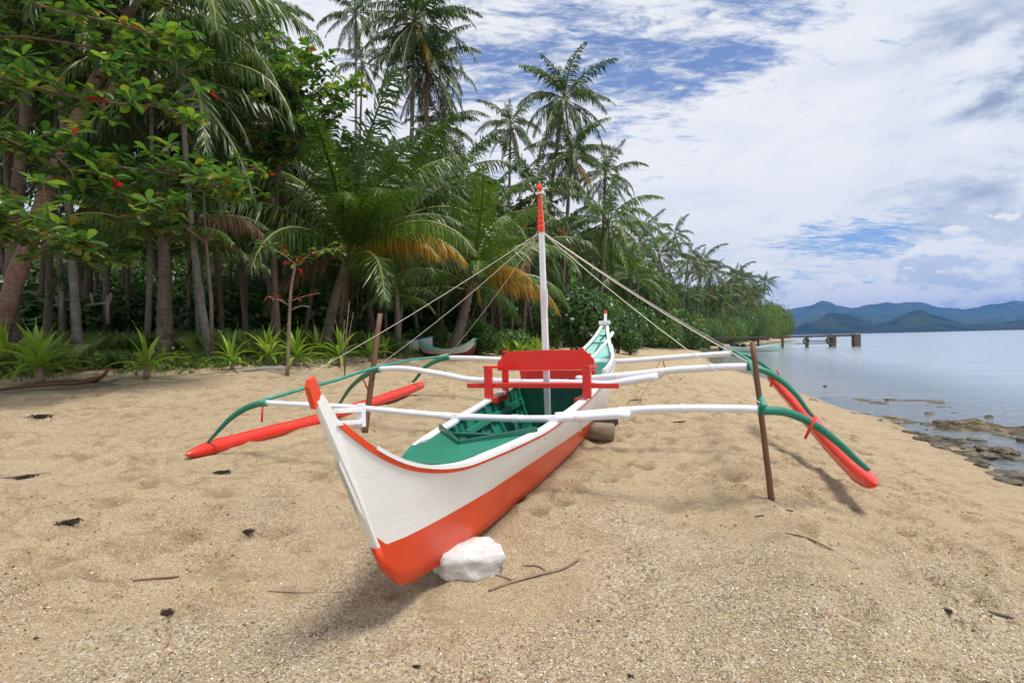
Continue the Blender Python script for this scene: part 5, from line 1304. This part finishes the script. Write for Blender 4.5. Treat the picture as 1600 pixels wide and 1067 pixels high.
M['litter'] = leafmat('fallen_leaf', [(0, (.05, .03, .018)), (.5, (.16, .10, .055)), (.85, (.28, .19, .11)), (1, (.36, .10, .05))], .8, .1, (1, 1, 1), .2, 0)
P, r = scatter(9000, (-16, 6), (7, 30), okl, 4)
flakes('leaf_litter', P, r, (.03, .16), (.25, .6), M['litter'])
M['shell'] = leafmat('shell_chip', [(0, (.10, .08, .06)), (.12, (.26, .19, .12)), (.3, (.42, .32, .19)), (.6, (.54, .42, .26)), (.85, (.64, .56, .43)), (.96, (.82, .80, .76)), (1, (.50, .26, .12))], .75, .0, (1, 1, 1), .3, 0)
def okp(x, y, r):
    p = np.clip(1.3 - np.hypot((x - .2) / 3.6, (y - 1.7) / 2.6) + (vnoise(x, y, .7, 41) - .5) * 1.6, .04, 1); return (r.uniform(size=len(x)) < p)
P, r = scatter(70000, (-3.6, 4.2), (1.9, 6.5), okp, 5)
flakes('shell_gravel', P, r, (.003, .013), (.4, .9), M['shell'], .5)
P, r = scatter(20000, (-9, 9), (2.0, 16), lambda x, y, r: (np.interp(y / K, SY, SX) * K > x + .3) & (vnoise(x, y, .7, 61) > .35), 6)
flakes('beach_grit', P, r, (.006, .026), (.3, .7), M['litter'], .3)

# ------------------------------------------------------------------ reef rock at the water's edge
rk = random.Random(21); nrk = 0
def slab(c, w, d, h, seed):
    r = random.Random(seed); k = r.randint(7, 10); ring = []
    for i in range(k):
        a = 2 * math.pi * i / k + r.uniform(-.2, .2); q = r.uniform(.7, 1.1); ring.append(Vector((math.cos(a) * w * q / 2, math.sin(a) * d * q / 2, 0)))
    mb = MB(); top = [v * .86 + Vector((0, 0, h * r.uniform(.5, 1))) for v in ring]; mid = [v * 1.08 + Vector((0, 0, h * .35 + r.uniform(-.2, .2) * h)) for v in ring]
    mb.loft([[v * .8 + Vector((0, 0, -.08)) for v in ring], mid, top], True, False)
    mb.add(top + [Vector((0, 0, h * r.uniform(.7, 1.15)))], [(i, (i + 1) % k, k) for i in range(k)]); return mb.mesh('reef_rock', M['reef'], False)
m, t, p, o = newmat('reef_rock'); M['reef'] = m; v = OBJ(t); nz = t.sep(t.new('ShaderNodeNewGeometry').outputs['Normal'])[2]; P_ = POS(t)
c = t.mix(t.ss(t.noise(P_, 5, 7, .7), .4, .62), (.035, .028, .016), (.13, .10, .055)); c = t.mix(t.ss(t.noise(P_, 3.3, 7, .75), .52, .66, 0, .8), c, (.34, .28, .19))
t.l.new(c, p.inputs['Base Color']); p.inputs['Roughness'].default_value = .55; t.l.new(t.bump(t.noise(P_, 28, 8, .75), 1, .03), p.inputs['Normal'])
RKM = [slab((0, 0, 0), 1, .8, .22, s) for s in range(8)]
for i in range(4000):
    px = rk.uniform(1385, 1680) if rk.random() < .85 else rk.uniform(1250, 1420); 
    yc = float(np.interp(px, [1250, 1330, 1400, 1440, 1500, 1600, 1680], [627, 640, 664, 685, 702, 718, 740])); sp_ = float(np.interp(px, [1250, 1400, 1450, 1680], [3, 14, 30, 45]))
    py = yc + rk.gauss(0, 1) * sp_ * .55
    if nrk >= 290: break
    if vnoise(px / 30, py / 9, 1.0, 77) < .42: continue
    a, b = ab(px, py)
    d = (CZ - .03) / -b; x, y = a * d, d
    if gz(x, y) > .12 or gz(x, y) < -.35: continue
    s_ = rk.uniform(.10, .38) * (1.1 if px > 1420 else .6); nrk += 1
    tag(link('reef_rock', RKM[i % 8], None, (x, y, max(gz(x, y), -.05) - .02), (rk.uniform(-.12, .12), rk.uniform(-.12, .12), rk.uniform(0, 6.28)), (s_, s_ * rk.uniform(.6, 1), s_ * rk.uniform(.5, 1.2))),
        'low dark reef rock in the shallows where the sand meets the sea', 'rock', 'reef rocks along the water edge')
for px, py, lab in [(1289, 604, 'small dark rock alone in the water, nearest to the landing poles'), (1386, 626, 'small dark rock in the water offshore of the reef flat'), (1454, 647, 'dark upright rock standing in the pool beside the reef flat'), (1546, 653, 'dark rock awash off the right end of the reef flat')]:
    a, b = ab(px, py); d = CZ / -b; tag(link('sea_rock', RKM[nrk % 8], None, (a * d, d, -.04), (0, 0, px), (.28, .22, .5)), lab, 'rock'); nrk += 1

# ------------------------------------------------------------------ jetty
a, b = ab(1342, 541); dj = CZ / -b
def jx(px): return px
jt = empty('jetty', (ab(1342, 541)[0] * dj, dj, 0), 0, 'long low wooden jetty on dark posts running out from the far beach', 'jetty')
J0 = jt.location
posts = [(1032, 544.5, .9), (1070, 544, 1.0), (1108, 543.5, .9), (1147, 543, .75), (1185, 542.6, .75), (1223, 542.2, .75), (1261, 541.8, 1.0), (1301, 540.5, 2.0), (1338, 540, 2.4)]
jp = []
for i, (px, py, wf) in enumerate(posts):
    d = dj * (1 + .035 * (7 - i) * .3); a, b = ab(px, py); x = a * d; zt_ = W(px, 526.5 - (px - 1147) * .0236 + 2.2, d).z
    g_ = min(gz(x, d), 0) - .3
    w_ = .42 * wf
    MB().box(Vector((x, d, (zt_ + g_) / 2)) - J0, (w_, w_, zt_ - g_ + (.5 if wf > 1.5 else .25))).obj('post', M['darkwood'], jt, bevel=.03); jp.append((x, d, zt_))
    if wf > 1.5: MB().box(Vector((x, d, zt_ + .28)) - J0, (w_ * 1.12, w_ * 1.1, .22)).obj('post_cap', M['greywood'], jt, bevel=.03)
for (x0_, y0_, z0_), (x1_, y1_, z1_) in zip([(jp[0][0] - 9, jp[0][1] + 3, jp[0][2])] + jp[:-1], jp):
    for off in (-.35, .35):
        MB().beam(Vector((x0_, y0_ + off, z0_ + .02)) - J0, Vector((x1_, y1_ + off, z1_ + .02)) - J0, .16, .26).obj('stringer_beam', M['darkwood'], jt)
    nb = 9
    for k in range(nb):
        f_ = (k + .5) / nb; c = Vector((x0_, y0_, z0_ + .185)).lerp(Vector((x1_, y1_, z1_ + .185)), f_) - J0
        MB().box(c, ((x1_ - x0_) / nb * .82, 1.0, .06)).obj('plank', M['greywood'], jt)
def tyre_on(px, py, d, r, lab):
    c = W(px, py, d); root = empty('fender_tyre', c, 0, lab, 'tyre'); mb = MB(); R = []
    for i in range(21):
        a = 2 * math.pi * i / 20; cc = Vector((math.cos(a) * r, 0, math.sin(a) * r)); R.append([cc + Vector((math.cos(a) * math.cos(t_), math.sin(t_) * 1.0, math.sin(a) * math.cos(t_))) * r * .33 for t_ in np.linspace(0, 6.28, 8, False)])
    mb.loft(R, True); mb.obj('tyre_body', M['tyre'], root, True)
tyre_on(1259.5, 533, dj - .75, .42, 'black tyre hung as a fender on the third jetty post from the end')
tyre_on(1297, 532, dj - 1.0, .55, 'black tyre hung as a fender on the second last jetty post')

# ------------------------------------------------------------------ other boats
def skiff(name, loc, rz, L, Bm, H, mt, mb_, label, cat='boat', sheer=.35, deck=None, green=None):
    root = empty(name, loc, rz, label, cat)
    def sec(u):
        b = Bm / 2 * math.sin(math.pi * min(max(u, .02), .98)) ** .55 * (1 if u > .5 else 1); z = H + sheer * (2 * abs(u - .5)) ** 2.6; kb = sheer * .75 * max(0, (abs(u - .5) * 2 - .75) / .25) ** 1.5
        return b, z, kb
    us = np.linspace(0, 1, 25); 
    for side in (-1, 1):
        mb1 = MB(); mb2 = MB(); R1 = []; R2 = []; R3 = []
        for u in us:
            b, z, kb = sec(u); y = (u - .5) * L; zc = kb + (z - kb) * .45
            R1.append([(side * b, y, z), (side * b * .9, y, (z + zc) / 2), (side * b * .72, y, zc)]); R2.append([(side * b * .72, y, zc), (side * b * .45, y, kb + .02), (0, y, kb)])
            R3.append([(side * b * .98, y, z), (side * b * .6, y, zc * .9), (0, y, zc * .7)])
        mb1.loft(R1).obj('topside', mt, root, True); mb2.loft(R2).obj('bottom', mb_, root, True)
        MB().loft(R3).obj('inner_lining', deck or mt, root, True)
        MB().tube([Vector(q[0]) for q in R1], .022, 6).obj('gunwale', green or mt, root, True)
    return root
# boat drawn up among the shrubs; its stern rises to a point on the right
e1 = W(742, 522, 17.2); e0 = W(655, 524, 18.2); mid = (e0 + e1) / 2; ang = math.atan2(-(e1 - e0).x, (e1 - e0).y)
gb = gz(mid.x, mid.y)
sk = skiff('grounded_boat', (mid.x, mid.y, gb + .02), ang, (e1 - e0).length, .5, .25, M['wgrey'], M['maroon'], 'old white and maroon boat with pointed stern drawn up among the shrubs', sheer=.32, deck=M['teal'], green=M['teal'])
a_ = W(622, 516, 17.6)
sk2 = skiff('blue_boat', (a_.x - .9, a_.y + 1.0, gz(a_.x, a_.y) + .12), math.radians(-76), 3.6, .6, .34, M['wgrey'], M['wgrey'], 'blue and white boat half hidden behind shrubs and strap leaved plants', sheer=.15, deck=M['blue'], green=M['blue'])
a, b = ab(1172, 540); d = 78.0
mbt = skiff('motorboat', (a * d, d, -.12), math.radians(-80), 8.6, 1.9, .75, M['aqua'], M['aqua'], 'pale green open motorboat moored behind the jetty posts', sheer=.45, deck=M['wgrey'])
MB().box((0, -4.3, .85), (.5, .5, .75)).obj('outboard_motor', M['black'], mbt, bevel=.1); MB().box((0, -4.4, .2), (.2, .25, .9)).obj('outboard_leg', M['black'], mbt, bevel=.03)
for y in (-2.6, -1.9, -1.0): MB().box((0, y, .95), (1.0, .35, .6), None, .8).obj('seat', M['black'], mbt, bevel=.05)
a, b = ab(1275, 530); d = 130.0
m2_ = skiff('covered_boat', (a * d, d, -.1), math.radians(-85), 11, 1.8, .5, M['wgrey'], M['wgrey'], 'low white boat under a blue cover beyond the jetty', sheer=.3)
MB().box((0, .8, .75), (1.5, 4.5, .35), None, .9).obj('blue_cover', M['blue'], m2_, bevel=.08)

# ------------------------------------------------------------------ things lying about
def on(px, py):
    """where the line of sight through that point of the photo meets the sand"""
    a, b = ab(px, py); lo = 1.8
    for i in range(1200):
        d = 1.8 * 1.006 ** i
        if CZ + b * d <= gz(a * d, d): return Vector((a * d, d, gz(a * d, d)))
    return Vector((a * 30, 30, gz(a * 30, 30)))
def clump(px, py, w, lab):
    q = on(px, py); root = empty('seaweed_clump', q, 0, lab, 'seaweed', 'dark seaweed clumps on the sand'); r = random.Random(px); w_ = .85 * w * q.y / FPX
    blobrock('clump_body', (0, 0, w_ * .03), (w_ * .6, w_ * .5, w_ * .16), M['weed'], px, 3, 0).parent = root
    mb = MB()
    for i in range(120):
        a = r.uniform(0, 6.28); R0 = w_ * r.uniform(.0, .48) * (1 + .5 * math.sin(2 * a + px)); c = Vector((math.cos(a) * R0, math.sin(a) * R0, w_ * r.uniform(.02, .16))); e_ = Vector((r.uniform(-1, 1), r.uniform(-1, 1), r.uniform(-.3, .3))) * w_ * r.uniform(.08, .3)
        mb.tube([c - e_, c + Vector((r.uniform(-.1, .1) * w_, r.uniform(-.1, .1) * w_, w_ * .05)), c + e_ + Vector((0, 0, -w_ * .06))], w_ * r.uniform(.012, .03), 4)
    o_ = mb.obj('strands', M['weed'], root); o_['kind'] = 'stuff'
for px, py, w, lab in [(64, 654, 26, 'black seaweed clump on the open sand at the far left'), (37, 748, 26, 'black seaweed clump with a stick across it at the left edge'), (107, 820, 30, 'flat dark seaweed clump between the left edge and the tip of the landward float'), (346, 740, 24, 'small dark seaweed clump just below the landward float tip'),
                       (384, 836, 24, 'dark seaweed clump left of the bow'), (261, 961, 24, 'dark seaweed clump near the lower left corner'), (649, 1044, 14, 'tiny seaweed tuft on shelly sand at the lower middle'), (985, 1060, 14, 'tiny seaweed tuft at the bottom edge right of the middle'),
                       (1482, 962, 16, 'small round seaweed clump at the lower right')]:
    clump(px, py, w, lab)
def stick(pts, r, mat, name, label, cat, group=None, flat=1.0):
    Q = [on(*q[:2]) + Vector((0, 0, (q[2] if len(q) > 2 else 0) + r * .4)) for q in pts]; o = Q[0].copy()
    root = MB().tube([q - o for q in smooth_path(Q, 5)], [r * (1 - .55 * abs(i / (5 * (len(Q) - 1)) - .4)) for i in range(5 * (len(Q) - 1) + 1)], 6, flat=flat).obj(name, mat, None, True, loc=o)
    return tag(root, label, cat, group)
stick([(0, 748), (40, 743), (78, 740)], .009, M['greywood'], 'stick', 'thin straight stick across the seaweed clump at the left edge', 'stick')
stick([(208, 911), (240, 906), (280, 903)], .008, M['pole'], 'stick', 'short brown stick on the sand left of the bow', 'stick')
stick([(418, 925), (480, 927), (540, 926)], .004, M['deadleaf'], 'twig', 'hair thin twig in the shadow of the bow', 'twig')
stick([(1228, 834), (1260, 842), (1300, 860), (1332, 880)], .005, M['pole'], 'twig', 'thin curved twig lying right of the seaward prop pole', 'twig')
stick([(1545, 957), (1560, 964), (1582, 972)], .010, M['darkwood'], 'stick', 'short dark stick near the right picture edge', 'stick')
stick([(1228, 799), (1240, 800)], .007, M['pole'], 'twig', 'tiny brown twig just below the foot of the seaward prop pole', 'twig')
stick([(1180, 809), (1193, 807)], .009, M['darkwood'], 'bark_chip', 'small dark bark chip left below the seaward prop pole', 'bark')
stick([(983, 628), (1003, 627)], .012, M['weed'], 'bark_chip', 'dark bark chip between the middle and front crossbeams', 'bark')
stick([(1052, 661), (1072, 659)], .012, M['weed'], 'bark_chip', 'dark bark chip just behind the front crossbeam', 'bark')
stick([(27, 652), (45, 653)], .008, M['greywood'], 'twig', 'short grey twig beside the left seaweed clump', 'twig')
# dry leaf stalk beside the stone
dl = stick([(764, 925), (800, 912), (850, 898), (880, 890), (905, 876, .01)], .014, M['deadleaf'], 'dry_leaf_stalk', 'forked dry brown leaf stalk on the sand right of the white stone', 'leaf stalk', None, .45)
for pts in ([(852, 896), (840, 886), (816, 884)], [(806, 912), (790, 906), (766, 898)]):
    q = stick(pts, .009, M['deadleaf'], 'side_stalk', None, None, None, .5); q.parent = dl; q.location = q.location - dl.location
# dead palm sheath lying at the left
sh = empty('palm_sheath', on(90, 606), 0, 'long dead brown palm sheath with an upturned end on the sand at the left', 'palm sheath')
mb = MB(); pts = [(-20, 616, .02, .10), (30, 613, .05, .15), (80, 610, .07, .20), (120, 608, .06, .20), (148, 607, .08, .24), (163, 604, .20, .14), (174, 602, .34, .05)]
R = []
for px, py, z_, w_ in pts:
    q = on(px, min(607, py + 4) if px > 120 else py); q.z += z_; q = q - sh.location; R.append([q + Vector((0, -w_ * .5, w_ * .25)), q + Vector((0, -w_ * .2, -.0)), q + Vector((0, w_ * .25, .0)), q + Vector((0, w_ * .5, w_ * .45)), q + Vector((0, w_ * .25, w_ * .3)), q + Vector((0, -w_ * .2, w_ * .25))])
mb.loft(R, True, True); mb.obj('sheath_blade', M['pole'], sh, True)
q = on(176, 604) - sh.location; MB().tube(smooth_path([on(145, 603) - sh.location + Vector((0, 0, .06)), q + Vector((-.05, 0, .05)), q + Vector((.04, 0, .02))], 4), [.05] * 5 + [.03] * 4, 7, flat=.4).obj('sheath_lobe', M['deadleaf'], sh, True)
# bleached fallen fronds
def fallen(px0, py0, px1, py1, lab, mat='greyleaf', w=.30, n=26):
    a_, b_ = on(px0, py0), on(px1, py1); root = empty('fallen_frond', a_, 0, lab, 'palm frond'); e_ = b_ - a_; s_ = e_.cross(Vector((0, 0, 1))).normalized()
    MB().tube([e_ * k / 6 + Vector((0, 0, .03)) for k in range(7)], [.016 - .002 * k for k in range(7)], 6).obj('rib', M[mat], root, True)
    r = random.Random(px0); mb = MB()
    for i in range(n):
        t = .1 + .9 * i / n
        for sd in (-1, 1):
            p = e_ * t + Vector((0, 0, .03)); q = p + (s_ * sd * .7 + e_.normalized() * r.uniform(.5, 1.1)).normalized() * w * r.uniform(.6, 1.1); q.z = gz(q.x + a_.x, q.y + a_.y) - a_.z + .015 + r.uniform(0, .03)
            wv = e_.normalized() * .013; mb.add([p - wv, p + wv, q], [(0, 1, 2)])
    o_ = mb.obj('leaflets', M[mat], root); o_['kind'] = 'stuff'
fallen(345, 583, 468, 576, 'bleached grey fallen palm frond on the sand below the strap leaved plants', w=.5, n=40)
fallen(395, 580, 455, 573, 'smaller bleached frond lying over the first one', w=.35)
fallen(165, 600, 190, 592, 'scrap of bleached frond beside the dead palm sheath', w=.2, n=12)
fallen(20, 575, 120, 566, 'brown fallen frond under the largest strap leaved plant', 'deadleaf', .5, 30)
fallen(270, 568, 300, 572, 'small brown fallen frond at the grass edge', 'deadleaf', .2, 14)
# driftwood on the upper beach under the bushes
for px0, py0, px1, py1, r0, lab in [(872, 541, 912, 545, .07, 'grey driftwood branch on the sand behind the bench'), (962, 545, 990, 549, .09, 'driftwood log on the sand just right of the boat stern'), (985, 541, 1010, 538, .06, 'thin driftwood branch under the yellow green bush'),
                                    (1012, 536, 1060, 534, .12, 'fallen trunk lying along the foot of the far bushes'), (690, 546, 742, 541, .05, 'thin driftwood below the grounded boat stern'), (1080, 534, 1120, 531, .12, 'long driftwood log at the start of the jetty'), (610, 552, 648, 549, .03, 'dark stick on the leaf strewn sand near the prop pole'), (852, 537, 880, 536, .08, 'driftwood stump just right of the mast foot')]:
    stick([(px0, py0), ((px0 + px1) / 2, (py0 + py1) / 2, .06), (px1, py1)], r0, M['greywood'], 'driftwood', lab, 'driftwood')
# rough stick frame inside the grove
fm = empty('pole_rack', GP(160, 13.6), 0, 'rough frame of thin poles standing in the grove shade', 'pole frame')
for (a_, b_) in [((168, 505), (168, 462)), ((145, 478), (142, 458)), ((136, 477), (172, 472)), ((172, 470), (173, 458)), ((96, 500), (97, 455)), ((118, 500), (118, 474))]:
    MB().tube([W(a_[0], a_[1], 13.6) - fm.location, W(b_[0], b_[1], 13.6) - fm.location], .035, 7).obj('pole', M['greywood'], fm, True)
